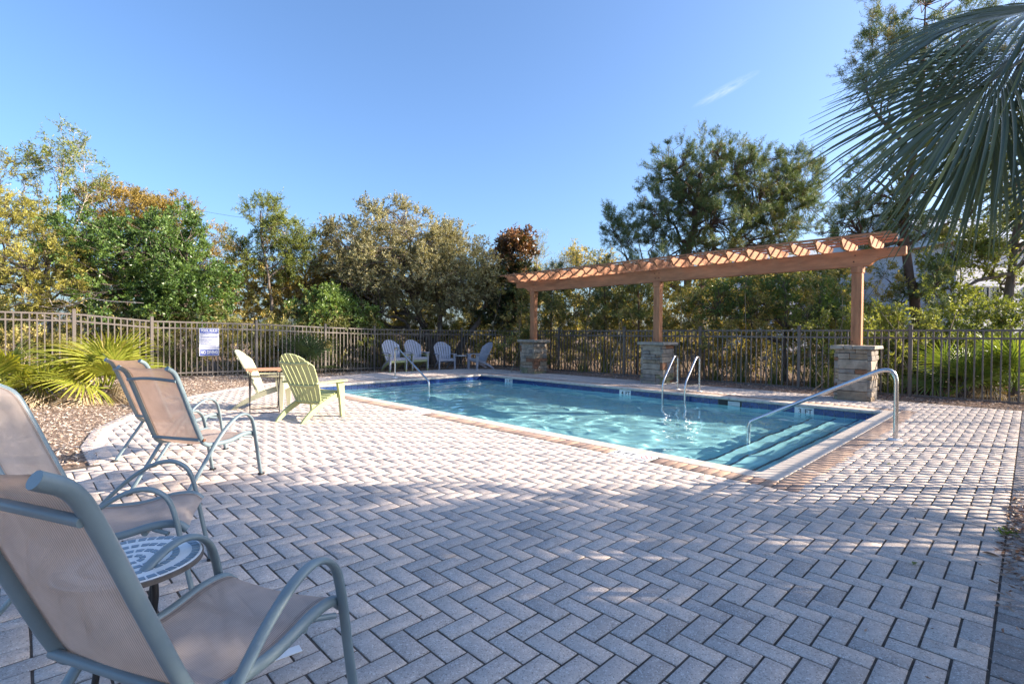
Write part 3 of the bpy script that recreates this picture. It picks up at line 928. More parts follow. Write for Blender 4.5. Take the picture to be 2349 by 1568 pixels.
def pillar(cx_, cy_, label, ncap):
    t = empty('stone_pillar', (cx_, cy_, 0))
    tag(t, label, 'pillar', 'stone pillars carrying the pergola')
    H, w = 0.975, 0.60
    MB().box((0, 0, H / 2), (w - 0.09, w - 0.09, H)).build('mortar_core', MORTAR, t)
    for face in range(4):
        R = Matrix.Rotation(face * math.pi / 2, 3, 'Z')
        z = 0.0
        while z < H - 0.03:
            h = random.choice([0.07, 0.09, 0.12, 0.15, 0.18])
            if H - z - h < 0.05: h = H - z
            x = -w / 2 + (0.0 if face % 2 == 0 else 0.055)
            xe = w / 2 - (0.0 if face % 2 == 0 else 0.055)
            while x < xe - 0.02:
                l = random.uniform(0.18, 0.5)
                if xe - x - l < 0.09: l = xe - x
                parts = [(z, h)]
                if h > 0.14 and random.random() < .4: parts = [(z, h * .45), (z + h * .45, h * .55)]
                for z0_, hh in parts:
                    proud = random.uniform(-0.012, 0.016)
                    dpt = 0.075
                    b = rough_box((x + l / 2, -(w / 2 - dpt / 2 + proud), z0_ + hh / 2), (l - 0.007, dpt, hh - 0.007), 0.0028)
                    b.v = [tuple(R @ Vector(v)) for v in b.v]
                    k = random.choices(range(5), [4.5, 5, 3.0, 1.5, 0.3 if z0_ > .15 else 7])[0]
                    b.build('stone', STONES[k], t)
                x += l
            z += h
    if ncap == 1:
        rough_box((0, 0, H + 0.036), (0.74, 0.74, 0.072), 0.004).build('cap_stone', CAPS, t)
    else:
        for a, l in ((-0.25, 0.22), (-0.06, 0.15), (0.19, 0.34)):
            rough_box((0, -a, H + 0.036), (0.74, l, 0.072), 0.004).build('cap_stone', CAPS, t)
    return t


PX_ = 6.89
PY = (0.70, 4.97, 9.30)
pillar(PX_, PY[0], 'stacked stone pillar behind the curved steel handrail', 3)
pillar(PX_, PY[1], 'stacked stone pillar behind the pool ladder', 1)
pillar(PX_, PY[2], 'stacked stone pillar beside the grey lawn chairs', 1)

# ------------------------------------------------------------------ pergola
CEDAR = mat_simple('stained_cedar', (0.41, 0.18, 0.088), 0.6, var=0.34, vscale=2.2, bump=0.25, bscale=18, spec=0.3, grain=(3.0, 0.6, 3.0), wear=((0.20, 0.085, 0.045), 6.0, .62))
CEDARP = mat_simple('stained_cedar_post', (0.41, 0.18, 0.088), 0.6, var=0.34, vscale=2.2, bump=0.25, bscale=18, spec=0.3, grain=(5, 5, 0.6), wear=((0.20, 0.085, 0.045), 6.0, .62))
CEDARX = mat_simple('stained_cedar_rafter', (0.42, 0.185, 0.09), 0.6, var=0.34, vscale=2.2, bump=0.25, bscale=18, spec=0.3, grain=(0.6, 3, 5), wear=((0.20, 0.085, 0.045), 6.0, .62))
BOLT = mat_simple('rusty_bolt', (0.16, 0.075, 0.04), 0.6, metal=0.3, var=0.4, vscale=30)
pg = empty('pergola', (PX_, PY[1], 0))
tag(pg, 'long stained wooden pergola on stone pillars beside the pool', 'pergola')


def L_(x, y, z): return (x - PX_, y - PY[1], z)


for y in PY:
    p = MB().box(L_(PX_, y, (1.047 + 2.565) / 2), (0.17, 0.17, 2.565 - 1.047), bev=0.006).build('post', CEDARP, pg)
    c = MB(); c.box(L_(PX_, y, 2.50), (0.20, 0.20, 0.12), bev=0.008)
    c.build('post_collar', CEDARP, p)
    for zz in (1.12,):
        MB().lathe([(0.013, 0), (0.011, 0.006)], seg=8).build('bolt', BOLT, p, L_(PX_ - 0.085, y + 0.05, zz), (0, -math.pi / 2, 0))
zb0, zb1 = 2.565, 2.875


def beam_poly(y0, y1, cut0, cut1):
    poly = []
    if cut0:
        poly += [(y0, zb1), (y0 - 0.0, 2.735), (y0 + 0.03, 2.712), (y0 + 0.25, 2.705)]
        for k in range(1, 8):
            a = k / 8 * math.pi / 2
            poly.append((y0 + 0.25 + 0.28 * math.sin(a), 2.705 - 0.14 * (1 - math.cos(a))))
        poly.append((y0 + 0.56, zb0))
    else: poly += [(y0, zb1), (y0, zb0)]
    if cut1:
        q = [(y1, zb1), (y1, 2.735), (y1 - 0.03, 2.712), (y1 - 0.25, 2.705)]
        for k in range(1, 8):
            a = k / 8 * math.pi / 2
            q.append((y1 - 0.25 - 0.28 * math.sin(a), 2.705 - 0.14 * (1 - math.cos(a))))
        q.append((y1 - 0.56, zb0))
        poly += q[::-1]
    else: poly += [(y1, zb0), (y1, zb1)]
    return [(a - PY[1], b) for a, b in poly]


for y0, y1, c0, c1 in ((-0.05, PY[1] - 0.002, True, False), (PY[1] + 0.002, 10.03, False, True)):
    bmb = MB().prism(beam_poly(y0, y1, c0, c1)[::-1], 'x', -0.07, 0.07)
    bo_ = bmb.build('beam', CEDAR, pg)
    for yy in ((PY[0] + 0.04,), (PY[2] - 0.05,))[0 if c0 else 1] + (PY[1] + (-0.05 if c0 else 0.05),):
        for zz in (2.66, 2.78):
            MB().lathe([(0.016, 0), (0.014, 0.007)], seg=10).build('bolt', BOLT, bo_, L_(PX_ - 0.0695, yy + random.uniform(-.02, .02), zz), (0, -math.pi / 2, 0))
RL = 0.64


def rafter_poly(sx):
    z0, z1 = 2.876, 3.06
    q = [(RL, z1), (RL, z1 - 0.05), (RL - 0.03, z1 - 0.065)]
    for k in range(1, 8):
        a = k / 8
        q.append((RL - 0.03 - 0.17 * a, z1 - 0.065 - (z1 - 0.065 - z0) * (0.5 - 0.5 * math.cos(math.pi * a))))
    q.append((RL - 0.22, z0))
    poly = q + [(-a, b) for a, b in q[::-1]]
    return poly


raf_m = MB().prism(rafter_poly(1), 'y', -0.019, 0.019).mesh('rafter'); raf_m.materials.append(CEDARX)
NR = 23
for k in range(NR):
    y = 0.42 + k * (9.72 - 0.20) / (NR - 1)
    link('rafter', raf_m, None, pg, (random.gauss(0, .006), y - PY[1], 0), (0, 0, random.gauss(0, .006)))
for x, e0, e1 in ((-0.54, 0.10, 10.28), (-0.18, 0.05, 10.22), (0.18, 0.12, 10.25), (0.54, 0.06, 10.24)):
    MB().box((x, (e0 + e1) / 2 - PY[1], 3.0815), (0.045, e1 - e0, 0.041), bev=0.004).build('purlin', CEDAR, pg)

# ------------------------------------------------------------------ steel rails
def plate(parent, x, y, r=0.075):
    MB().lathe([(r, 0.0), (r, 0.008), (r * .8, 0.018), (0.03, 0.022)], seg=20).build('deck_flange', WHITEPLASTIC, parent, (x, y, 0.001))


def handrail(label, base, foot, ztop):
    h = empty('pool_handrail', (base[0], base[1], 0)); tag(h, label, 'handrail')
    d = Vector((foot[0] - base[0], foot[1] - base[1], 0)); u = d.normalized(); ln = d.length
    pts = [(0, 0, 0.0), (0, 0, ztop + 0.0), u * (0.16) + Vector((0, 0, ztop + 0.02)), u * (ln - 0.02) + Vector((0, 0, 0.045)), u * ln + Vector((0, 0, -0.05)), u * ln + Vector((0, 0, -0.75))]
    path = fillet([pts[0], (0, 0, ztop), pts[3], pts[4], pts[5]], [0.24, 0.10, 0.02], 8)
    MB().tube(path, 0.0245, 14).build('rail_tube', STEEL, h)
    plate(h, 0, 0)
    return h


handrail('curved steel handrail over the near corner steps of the pool', (2.63, -0.57), (2.40, 1.02), 0.90)
handrail('slanting steel handrail over the far steps of the pool', (2.66, 10.54), (2.50, 8.70), 0.90)
ld = empty('pool_ladder', (5.83, 3.6, 0)); tag(ld, 'stainless steel pool ladder with two hooped grab rails', 'ladder')
for y in (0.26, -0.25):
    path = fillet([(0, y, 0), (0, y, 0.74), (-0.15, y, 0.76), (-0.66, y, 0.20), (-0.66, y, -0.95)], [0.17, 0.12, 0.14], 8)
    r_ = MB().tube(path, 0.022, 12).build('grab_rail', STEEL, ld)
    MB().tube([(-0.66, y, 0.16), (0, y, 0.16)], 0.017, 10).build('brace', STEEL, r_)
    plate(ld, 0, y, 0.06)
for zz in (-0.35, -0.62):
    MB().box((-0.60, 0.005, zz), (0.10, 0.47, 0.03), bev=0.008).build('tread', WHITEPLASTIC, ld)

# ------------------------------------------------------------------ sling chairs
FRAME = mat_simple('grey_blue_painted_aluminium', (0.175, 0.23, 0.25), 0.36, var=0.10, vscale=5, bump=0.03, bscale=150, spec=0.5, wear=((0.27, 0.32, 0.33), 9.0, .64))


def mat_sling():
    m, nt, out = new_mat('taupe_sling_mesh')
    tc = N(nt, 'ShaderNodeTexCoord')
    mp = N(nt, 'ShaderNodeMapping'); mp.inputs['Scale'].default_value = (1, 1, 1)
    nt.links.new(tc.outputs['UV'], mp.inputs['Vector'])
    w1 = N(nt, 'ShaderNodeTexWave', bands_direction='X', inp={'Scale': 44.0, 'Distortion': 0.0})
    w2 = N(nt, 'ShaderNodeTexWave', bands_direction='Y', inp={'Scale': 110.0, 'Distortion': 0.0})
    nt.links.new(mp.outputs[0], w1.inputs['Vector']); nt.links.new(mp.outputs[0], w2.inputs['Vector'])
    ad = N(nt, 'ShaderNodeMath', operation='MULTIPLY'); nt.links.new(w1.outputs['Fac'], ad.inputs[0]); nt.links.new(w2.outputs['Fac'], ad.inputs[1])
    r = ramp(nt, [(0.0, (0.52, 0.425, 0.365)), (1.0, (0.72, 0.62, 0.55))]); nt.links.new(w1.outputs['Fac'], r.inputs[0])
    n = N(nt, 'ShaderNodeTexNoise', inp={'Scale': 5.0, 'Detail': 6.0, 'Roughness': .65}); nt.links.new(tc.outputs['Object'], n.inputs['Vector'])
    r2 = ramp(nt, [(0.35, (0.86, 0.85, 0.84)), (0.7, (1.08, 1.08, 1.08))]); nt.links.new(n.outputs[0], r2.inputs[0])
    c = mixc(nt, 'MULTIPLY', 1.0, r.outputs[0], r2.outputs[0])
    b = N(nt, 'ShaderNodeBsdfPrincipled', inp={'Roughness': 0.75, 'Specular IOR Level': 0.2}); nt.links.new(c, b.inputs['Base Color'])
    bp = N(nt, 'ShaderNodeBump', inp={'Strength': 0.35, 'Distance': 0.002}); nt.links.new(ad.outputs[0], bp.inputs['Height']); nt.links.new(bp.outputs[0], b.inputs['Normal'])
    t = N(nt, 'ShaderNodeBsdfTranslucent'); nt.links.new(mixc(nt, 'MULTIPLY', 1.0, c, (0.95, 0.72, 0.55)), t.inputs[0])
    mx = N(nt, 'ShaderNodeMixShader'); mx.inputs[0].default_value = 0.38
    nt.links.new(b.outputs[0], mx.inputs[1]); nt.links.new(t.outputs[0], mx.inputs[2])
    tr = N(nt, 'ShaderNodeBsdfTransparent')
    mx2 = N(nt, 'ShaderNodeMixShader'); mx2.inputs[0].default_value = 0.10
    nt.links.new(mx.outputs[0], mx2.inputs[1]); nt.links.new(tr.outputs[0], mx2.inputs[2])
    nt.links.new(mx2.outputs[0], out.inputs[0])
    return m


SLING = mat_sling()
HEM = mat_simple('sling_seam', (0.30, 0.23, 0.19), 0.8, var=0.15, vscale=40)


def sling_chair():
    t = empty('sling_chair')
    wl_, ws = 0.258, 0.225
    prof_ = bez([(-.480, 0, .962), (-.425, 0, .925), (-.380, 0, .84), (-.29, 0, .62), (-.205, 0, .42), (-.165, 0, .368), (-.10, 0, .352), (.06, 0, .348), (.20, 0, .375), (.285, 0, .372), (.325, 0, .342)], 6)
    for s in (-1, 1):
        path = bez([(.362, s * wl_, .003), (.325, s * wl_, .20), (.285, s * wl_, .42), (.245, s * wl_, .512), (.165, s * wl_, .548), (.06, s * wl_, .512), (-.07, s * wl_, .40), (-.22, s * wl_, .213), (-.383, s * wl_, .003)], 7)
        MB().tube(path, 0.016, 12, flat=(0.0185, 0.0105), up=(1, 0, 0)).build('arm_and_legs', FRAME, t)
        bf = MB().tube([p + Vector((0, s * ws, 0)) for p in prof_], 0.0172, 12).build('side_tube', FRAME, t)
        MB().tube([(-.195, s * (ws + .004), .405), (-.195, s * (ws + .026), .405)], 0.012, 10).build('bolt', BOLT, bf)
        MB().tube([(.20, s * ws, .36), (.262, s * wl_, .345)], 0.009, 8).build('seat_bracket', FRAME, t)
        MB().box((.366, s * wl_, .008), (.045, .04, .016), bev=.004).build('foot_glide', DARKHOLE, t)
        MB().box((-.386, s * wl_, .008), (.045, .04, .016), bev=.004).build('foot_glide', DARKHOLE, t)
    MB().tube(bez([(-.408, -ws, .865), (-.425, -.1, .878), (-.43, 0, .882), (-.425, .1, .878), (-.408, ws, .865)], 5), 0.0115, 10).build('top_crossbar', FRAME, t)
    MB().tube([(-.212, -ws, .408), (-.212, ws, .408)], 0.0125, 10).build('lower_crossbar', FRAME, t)
    MB().tube([(.17, -ws, .345), (.17, 0, .332), (.17, ws, .345)], 0.011, 10).build('front_crossbar', FRAME, t)
    # the sling: one strip of mesh fabric from the top of the back over the seat front, with stitched hems
    n, mseg = len(prof_), 12
    V = []; uv = []
    d = 0.0
    for i, p in enumerate(prof_):
        if i: d += (p - prof_[i - 1]).length
        tg = (prof_[min(i + 1, n - 1)] - prof_[max(i - 1, 0)]).normalized(); nr = Vector((tg.z, 0, -tg.x))
        for k in range(mseg + 1):
            v = k / mseg * 2 - 1
            sag = (1 - v * v) * 0.014
            q = p + nr * (-0.009 + 0.0) - nr * 0.0 + Vector((0, v * (ws - .006), 0)) + (nr * sag * (1 if i < n * .5 else 1))
            V.append(q); uv.append((k / mseg * 0.43, d))
    F = [(i * (mseg + 1) + k, i * (mseg + 1) + k + 1, (i + 1) * (mseg + 1) + k + 1, (i + 1) * (mseg + 1) + k) for i in range(n - 1) for k in range(mseg)]
    me = bpy.data.meshes.new('sling'); me.from_pydata([tuple(v) for v in V], [], F)
    me.polygons.foreach_set('use_smooth', [True] * len(F))
    ul = me.uv_layers.new(name='UVMap')
    for lp in me.loops: ul.data[lp.index].uv = uv[lp.vertex_index]
    sl_ = link('sling', me, SLING, t)
    for s in (-1, 1):
        for off_, w_ in ((0.020, 0.0035), (0.0285, 0.0022)):
            hv = []; hf_ = []
            for i, p in enumerate(prof_):
                tg = (prof_[min(i + 1, n - 1)] - prof_[max(i - 1, 0)]).normalized(); nr = Vector((tg.z, 0, -tg.x))
                y_ = ws - .006 - off_
                sag = (1 - (y_ / (ws - .006)) ** 2) * 0.014
                c_ = p + nr * (-0.009 + sag)
                for q in (-1, 1):
                    hv += [c_ + nr * q * .0012 + Vector((0, s * (y_ - w_ / 2), 0)), c_ + nr * q * .0012 + Vector((0, s * (y_ + w_ / 2), 0))]
            for i in range(n - 1):
                a_ = 4 * i
                hf_ += [(a_, a_ + 1, a_ + 5, a_ + 4), (a_ + 2, a_ + 3, a_ + 7, a_ + 6)]
            hb = MB(); hb.add(hv, hf_, True); hb.build('hem_seam', HEM, sl_)
    return t


chair = sling_chair()
spots = [(-4.412, -0.072, 26.6, 'nearest sling chair, seen from behind and cut by the picture edge'),
         (-3.717, 2.971, 30.2, 'sling chair with see-through brown back standing alone in the sunlight'),
         (-3.66, 4.24, 26.0, 'sunlit sling chair tucked behind another one, near the yellow-green palmetto'),
         (-4.455, 1.255, -20.0, 'grey sling chair beside the mosaic table, facing into the picture')]
for i, (x, y, a, lab) in enumerate(spots):
    o = chair if i == 0 else copy_tree(chair)
    o.location = (x, y, 0); o.rotation_euler = (0, 0, math.radians(a))
    tag(o, lab, 'chair', 'sling chairs on the deck')

# ------------------------------------------------------------------ mosaic side table
mt_ = empty('mosaic_table', (-4.51, 0.285, 0)); tag(mt_, 'small round side table with blue and white mosaic top between two chairs', 'table')
TOPW = mat_simple('pale_mosaic_field', (0.66, 0.68, 0.68), 0.35, var=0.10, vscale=12, bump=0.08, bscale=80)
TILEB = mat_simple('slate_blue_mosaic', (0.13, 0.20, 0.26), 0.3, var=0.35, vscale=25)
EDGEM = mat_simple('dark_table_rim', (0.11, 0.095, 0.085), 0.5, var=0.3, vscale=40)
IRON = mat_simple('black_iron', (0.02, 0.02, 0.022), 0.45, var=0.2)
RT_, ZT_ = 0.195, 0.50
MB().lathe([(RT_ - .012, -0.02), (RT_, -0.016), (RT_, -0.002), (RT_ - .003, 0.0)], seg=48).build('rim', EDGEM, mt_, (0, 0, ZT_))
MB().lathe([(RT_ - .004, 0.0), (RT_ - .006, 0.0022)], seg=48).build('top', TOPW, mt_, (0, 0, ZT_))


def arc_tile(r0, r1, da):
    b = MB(); n = 3
    vs = []
    for z in (0.0015, 0.0042):
        for k in range(n + 1):
            a = -da / 2 + da * k / n
            vs += [(r0 * math.cos(a), r0 * math.sin(a), z), (r1 * math.cos(a), r1 * math.sin(a), z)]
    m_ = (n + 1) * 2
    fs = []
    for k in range(n):
        fs.append((m_ + 2 * k, m_ + 2 * k + 1, m_ + 2 * k + 3, m_ + 2 * k + 2))
        fs.append((2 * k + 1, 2 * k + 3, m_ + 2 * k + 3, m_ + 2 * k + 1)); fs.append((2 * k + 2, 2 * k, m_ + 2 * k, m_ + 2 * k + 2))
    fs.append((0, 1, m_ + 1, m_)); fs.append((2 * n + 1, 2 * n, m_ + 2 * n, m_ + 2 * n + 1))
    b.add(vs, fs); me = b.mesh('mosaic_tile'); me.materials.append(TILEB); return me


for r0, r1, n in ((0.162, 0.184, 40), (0.108, 0.128, 28), (0.062, 0.080, 17), (0.022, 0.038, 8)):
    me = arc_tile(r0, r1, 2 * math.pi / n - 0.006 / r0)
    for k in range(n):
        link('mosaic_tile', me, None, mt_, (0, 0, ZT_), (0, 0, 2 * math.pi * k / n + random.gauss(0, .006)))
for k in range(3):
    a = 2 * math.pi * k / 3 + 0.9
    ca, sa = math.cos(a), math.sin(a)
    MB().tube(bez([(.115 * ca, .115 * sa, ZT_ - .02), (.12 * ca, .12 * sa, .40), (.085 * ca, .085 * sa, .24), (.10 * ca, .10 * sa, .10), (.165 * ca, .165 * sa, .004)], 6), 0.0095, 10).build('leg', IRON, mt_)
MB().lathe([(0.085, -.004), (0.092, 0), (0.085, .004), (0.078, 0), (0.085, -.004)], seg=24, cap=False).build('brace_ring', IRON, mt_, (0, 0, .24))

# ------------------------------------------------------------------ adirondack chairs
GREEN = mat_simple('pale_green_resin', (0.37, 0.40, 0.19), 0.55, var=0.12, vscale=4, bump=0.05, bscale=150, wear=((0.40, 0.42, 0.26), 8.0, .64))
GREY = mat_simple('pale_grey_resin', (0.40, 0.40, 0.45), 0.55, var=0.10, vscale=4, bump=0.05, bscale=150, wear=((0.32, 0.32, 0.34), 8.0, .66))


def adirondack(mat):
    t = empty('adirondack_chair')
    # back: seven staves, fanned and rounded at the top, dished round the sitter
    NB = 7
    pb, pt = Vector((-0.02, 0, 0.215)), Vector((-0.395, 0, 0.94))
    ax = (pt - pb); LN = ax.length; ax.normalize(); nrm = Vector((ax.z, 0, -ax.x))
    for i in range(NB):
        v = (i - (NB - 1) / 2) / ((NB - 1) / 2)
        b = MB(); rows_ = []
        vs = []
        K = 9
        for k in range(K + 1):
            def top_of(w): return LN * (1 - 0.24 * abs(w) ** 2.6)
            for e in (-1, 1):
                w = v + e / NB * 0.93
                tl = top_of(min(1.05, abs(w)))
                h = tl * k / K
                s_ = h / LN
                half = 0.205 + 0.075 * math.sin(min(1, s_ * 1.25) * math.pi / 2)
                bow = 0.035 * (w * w) * (0.3 + s_) + 0.02 * math.sin(s_ * math.pi)
                vs.append(pb + ax * h + nrm * bow + Vector((0, w * half * 0.96, 0)))
        m_ = len(vs)
        vs2 = [p - nrm * 0.016 for p in vs]
        fs = []
        for k in range(K):
            a = 2 * k
            fs += [(a, a + 2, a + 3, a + 1), (m_ + a, m_ + a + 1, m_ + a + 3, m_ + a + 2), (a, m_ + a, m_ + a + 2, a + 2), (a + 1, a + 3, m_ + a + 3, m_ + a + 1)]
        fs += [(2 * K, m_ + 2 * K, m_ + 2 * K + 1, 2 * K + 1), (0, 1, m_ + 1, m_)]
        b.add(vs + vs2, fs)
        b.build('back_stave', mat, t)
    for s_, hh in ((0.36, 0.045), (0.80, 0.05)):
        half = 0.205 + 0.075 * math.sin(min(1, s_ * 1.25) * math.pi / 2)
        pts = []
        for k in range(11):
            w = -0.97 + 1.94 * k / 10
            bow = 0.035 * (w * w) * (0.3 + s_) + 0.02 * math.sin(s_ * math.pi)
            pts.append(pb + ax * (LN * s_) + nrm * (bow - 0.026) + Vector((0, w * half * 0.95, 0)))
        MB().tube(pts, 0.02, 8, flat=(0.008, hh / 2), up=tuple(ax)).build('back_rail', mat, t)
    # seat slats
    for k in range(6):
        u = k / 5
        x = 0.335 - 0.36 * u; z = 0.375 - 0.125 * u + (-.008 if k == 0 else 0)
        MB().box((x, 0, z), (0.062, 0.46, 0.018), Matrix.Rotation(math.radians(-18 + (32 if k == 0 else 0)), 3, 'Y'), bev=0.005).build('seat_slat', mat, t)
    for s in (-1, 1):
        # side rail sweeping from the seat front to the rear foot
        up_ = bez([(0.37, s * .235, .365), (0.20, s * .235, .325), (0.0, s * .235, .255), (-0.20, s * .232, .165), (-0.34, s * .226, .06), (-0.40, s * .222, .0)], 5)
        lo_ = bez([(0.35, s * .235, .30), (0.18, s * .235, .245), (0.02, s * .235, .185), (-0.16, s * .232, .105), (-0.27, s * .226, .045), (-0.335, s * .222, .0)], 5)
        b = MB(); n = len(up_)
        vs = []
        for p, q in zip(up_, lo_):
            for e in (-.016, .016):
                vs += [p + Vector((0, e, 0)), q + Vector((0, e, 0))]
        fs = []
        for i in range(n - 1):
            a = 4 * i
            fs += [(a, a + 4, a + 5, a + 1), (a + 2, a + 3, a + 7, a + 6), (a, a + 2, a + 6, a + 4), (a + 1, a + 5, a + 7, a + 3)]
        fs += [(0, 1, 3, 2), (4 * n - 4, 4 * n - 2, 4 * n - 1, 4 * n - 3)]
        b.add(vs, fs); b.build('rear_leg', mat, t)
        # front leg: wide under the arm, tapering to the foot
        b = MB().prism([(0.245, .515), (0.375, .515), (0.385, .34), (0.372, 0.0), (0.318, 0.0), (0.285, .30)], 'y', s * .268 - .019, s * .268 + .019)
        b.v = [(x, y + s * 0.02 * (0.5 - z), z) for x, y, z in b.v]
        b.build('front_leg', mat, t)
        arm = MB().prism([(0.40, s * .235), (0.405, s * .33), (0.36, s * .348), (0.10, s * .335), (-0.20, s * .315), (-0.215, s * .275), (0.05, s * .262), (0.30, s * .232)] if s > 0 else
                         [(0.30, s * .232), (0.05, s * .262), (-0.215, s * .275), (-0.20, s * .315), (0.10, s * .335), (0.36, s * .348), (0.405, s * .33), (0.40, s * .235)], 'z', 0.515, 0.537)
        arm.build('arm', mat, t)
    MB().box((0.352, 0, 0.325), (0.02, 0.50, 0.07), bev=0.004).build('front_apron', mat, t)
    return t


ga = adirondack(GREEN)
ga.location = (-1.79, 5.49, 0); ga.rotation_euler = (0, 0, math.radians(23.6))
tag(ga, 'pale green adirondack chair seen from behind, nearest the pool edge', 'chair', 'pale green adirondack chairs')
GREENLIT = mat_simple('sunlit_green_resin', (0.45, 0.44, 0.30), 0.6, var=0.14, vscale=4, bump=0.05, bscale=150, wear=((0.40, 0.38, 0.30), 8.0, .6))  # green resin with sunlight put into the colour as a paler cream tone
gb = adirondack(GREENLIT); gb.location = (-1.90, 7.10, 0); gb.rotation_euler = (0, 0, math.radians(-32))
tag(gb, 'sunlit cream-green adirondack chair seen from its side behind the folding table', 'chair', 'pale green adirondack chairs')
gr = adirondack(GREY)
far = [(3.93, 12.72, -96, 0.07, 'grey adirondack chair stacked on a green one, beside the far handrail, end of the row'),
       (4.80, 12.78, -97, 0.07, 'grey adirondack chair stacked on a green one, second in the row by the fence'),
       (5.83, 12.57, -109, 0.0, 'single grey adirondack chair facing the pool, between a stack and the round table'),
       (6.80, 11.72, 172, 0.0, 'grey adirondack chair turned side-on, nearest the stone pillar')]
for i, (x, y, a, z, lab) in enumerate(far):
    o = gr if i == 0 else copy_tree(gr)
    o.location = (x, y, z); o.rotation_euler = (0, 0, math.radians(a)); tag(o, lab, 'chair', 'grey adirondack chairs by the far fence')
for i in range(2):
    x, y, a = far[i][:3]
    o = copy_tree(ga); o.location = (x + .0, y + 0.012, 0); o.rotation_euler = (0, 0, math.radians(a))
    tag(o, ['green adirondack chair under the grey one at the end of the row', 'green adirondack chair under the grey one, second in the row'][i], 'chair', 'pale green adirondack chairs')

# folding bistro table with slatted top
TEAK = mat_simple('reddish_slat_wood', (0.47, 0.235, 0.13), 0.55, var=0.25, vscale=6, bump=0.2, bscale=30, grain=(1, 8, 8))
bt = empty('folding_table', (-2.03, 6.62, 0), math.radians(-15)); tag(bt, 'small folding table with reddish slatted top between the green chairs', 'table')
for k in range(9):
    MB().box((0, -0.235 + k * 0.0588, 0.650), (0.52, 0.050, 0.016), bev=0.003).build('slat', TEAK, bt)
for s in (-1, 1):
    MB().box((s * 0.19, 0, 0.633), (0.03, 0.50, 0.016)).build('batten', TEAK, bt)
    for e in (-1, 1):
        MB().tube([(s * 0.20 + e * .007, e * 0.25, 0.005), (s * 0.20 + e * .007, -e * 0.18, 0.63)], 0.0085, 8).build('leg', IRON, bt)
for e in (-1, 1):
    MB().tube([(-0.20, e * 0.247, 0.012), (0.20, e * 0.247, 0.012)], 0.006, 8).build('foot_bar', IRON, bt)

# small round wire-legged table by the far fence
rt_ = empty('round_side_table', (6.33, 12.25, 0)); tag(rt_, 'small round dark-legged side table between two grey adirondack chairs', 'table')
MB().lathe([(0.20, -.012), (0.205, 0), (0.20, .010)], seg=32).build('top', TOPW, rt_, (0, 0, .46))
for k in range(4):
    a = k * math.pi / 2 + .5
    MB().tube(bez([(.15 * math.cos(a), .15 * math.sin(a), .45), (.10 * math.cos(a), .10 * math.sin(a), .26), (.17 * math.cos(a), .17 * math.sin(a), .0)], 5), 0.009, 8).build('leg', IRON, rt_)

# ------------------------------------------------------------------ vegetation helpers
def unit(v):
    return v / np.maximum(np.linalg.norm(v, axis=-1, keepdims=True), 1e-9)


def leaf_quads(P, D, ln, asp, r):
    """kite-shaped leaves: base P, direction D, length ln"""
    n = len(P)
    S = unit(np.cross(D, unit(r.normal(size=(n, 3)))))
    Nn = np.cross(D, S)
    ln = ln[:, None]; w = ln * asp * 0.5
    V = np.stack([P, P + D * ln * .45 + S * w + Nn * ln * .04, P + D * ln - Nn * ln * .05, P + D * ln * .45 - S * w + Nn * ln * .04], 1)
    return V.reshape(-1, 3), np.arange(n * 4).reshape(-1, 4)


def clumps_in(blobs, r, rough=0.28):
    """clump centres spread through ellipsoids, crowded towards an uneven outer shell"""
    C, O = [], []
    for (cx_, cy_, cz, rx, ry, rz, n) in blobs:
        d = unit(r.normal(size=(n, 3)))
        lob = np.ones(n)
        for _ in range(5):
            k = unit(r.normal(size=(1, 3)))[0]
            lob += rough * r.uniform(-.6, .9) * np.maximum(0, d @ k) ** 3
        rad = r.uniform(0.12, 1, n) ** (1 / 2.0) * lob
        C.append(np.array([cx_, cy_, cz]) + d * rad[:, None] * np.array([rx, ry, rz])); O.append(d)
    return np.concatenate(C), np.concatenate(O)


def foliage(C, O, r, clump_r, twigs, leaves, ln, asp, upb=0.3, spread=0.9, tintf=None, ldir=0.9):
    """leaves set along short twigs inside every clump -> leaf V,F,tint and twig start/dir/len"""
    m = len(C)
    cs = clump_r * r.uniform(0.6, 1.3, m)
    ti = np.repeat(np.arange(m), twigs)
    nt_ = len(ti)
    td = unit(O[ti] * 0.6 + unit(r.normal(size=(nt_, 3))) * spread + np.array([0, 0, upb]))
    ts = C[ti] + unit(r.normal(size=(nt_, 3))) * (cs[ti] * r.uniform(0, .55, nt_))[:, None]
    tl = cs[ti] * r.uniform(0.5, 1.25, nt_)
    li = np.repeat(np.arange(nt_), leaves)
    t = r.uniform(0.08, 1.0, len(li))
    P = ts[li] + td[li] * (tl[li] * t)[:, None] + r.normal(0, 0.012, (len(li), 3))
    D = unit(td[li] * 0.75 + unit(r.normal(size=(len(li), 3))) * ldir)
    V, F = leaf_quads(P, D, ln * r.uniform(0.65, 1.25, len(li)), asp, r)
    ct = r.normal(0, .13, m); tt = r.normal(0, .08, nt_)
    tint = 0.5 + ct[ti[li]] + tt[li] + r.normal(0, .14, len(li))
    if tintf is not None: tint = tint + tintf(P)
    return V, F, np.repeat(np.clip(tint, 0, 1), 4), ts, td, tl


def twig_quads(ts, td, tl, w, r):
    n = len(ts)
    S = unit(np.cross(td, unit(r.normal(size=(n, 3))))) * w
    S2 = np.cross(td, S)
    e = ts + td * tl[:, None]
    V = np.concatenate([np.stack([ts + S, ts - S, e - S * .3, e + S * .3], 1), np.stack([ts + S2, ts - S2, e - S2 * .3, e + S2 * .3], 1)])
    return V.reshape(-1, 3), np.arange(len(V) * 4).reshape(-1, 4)


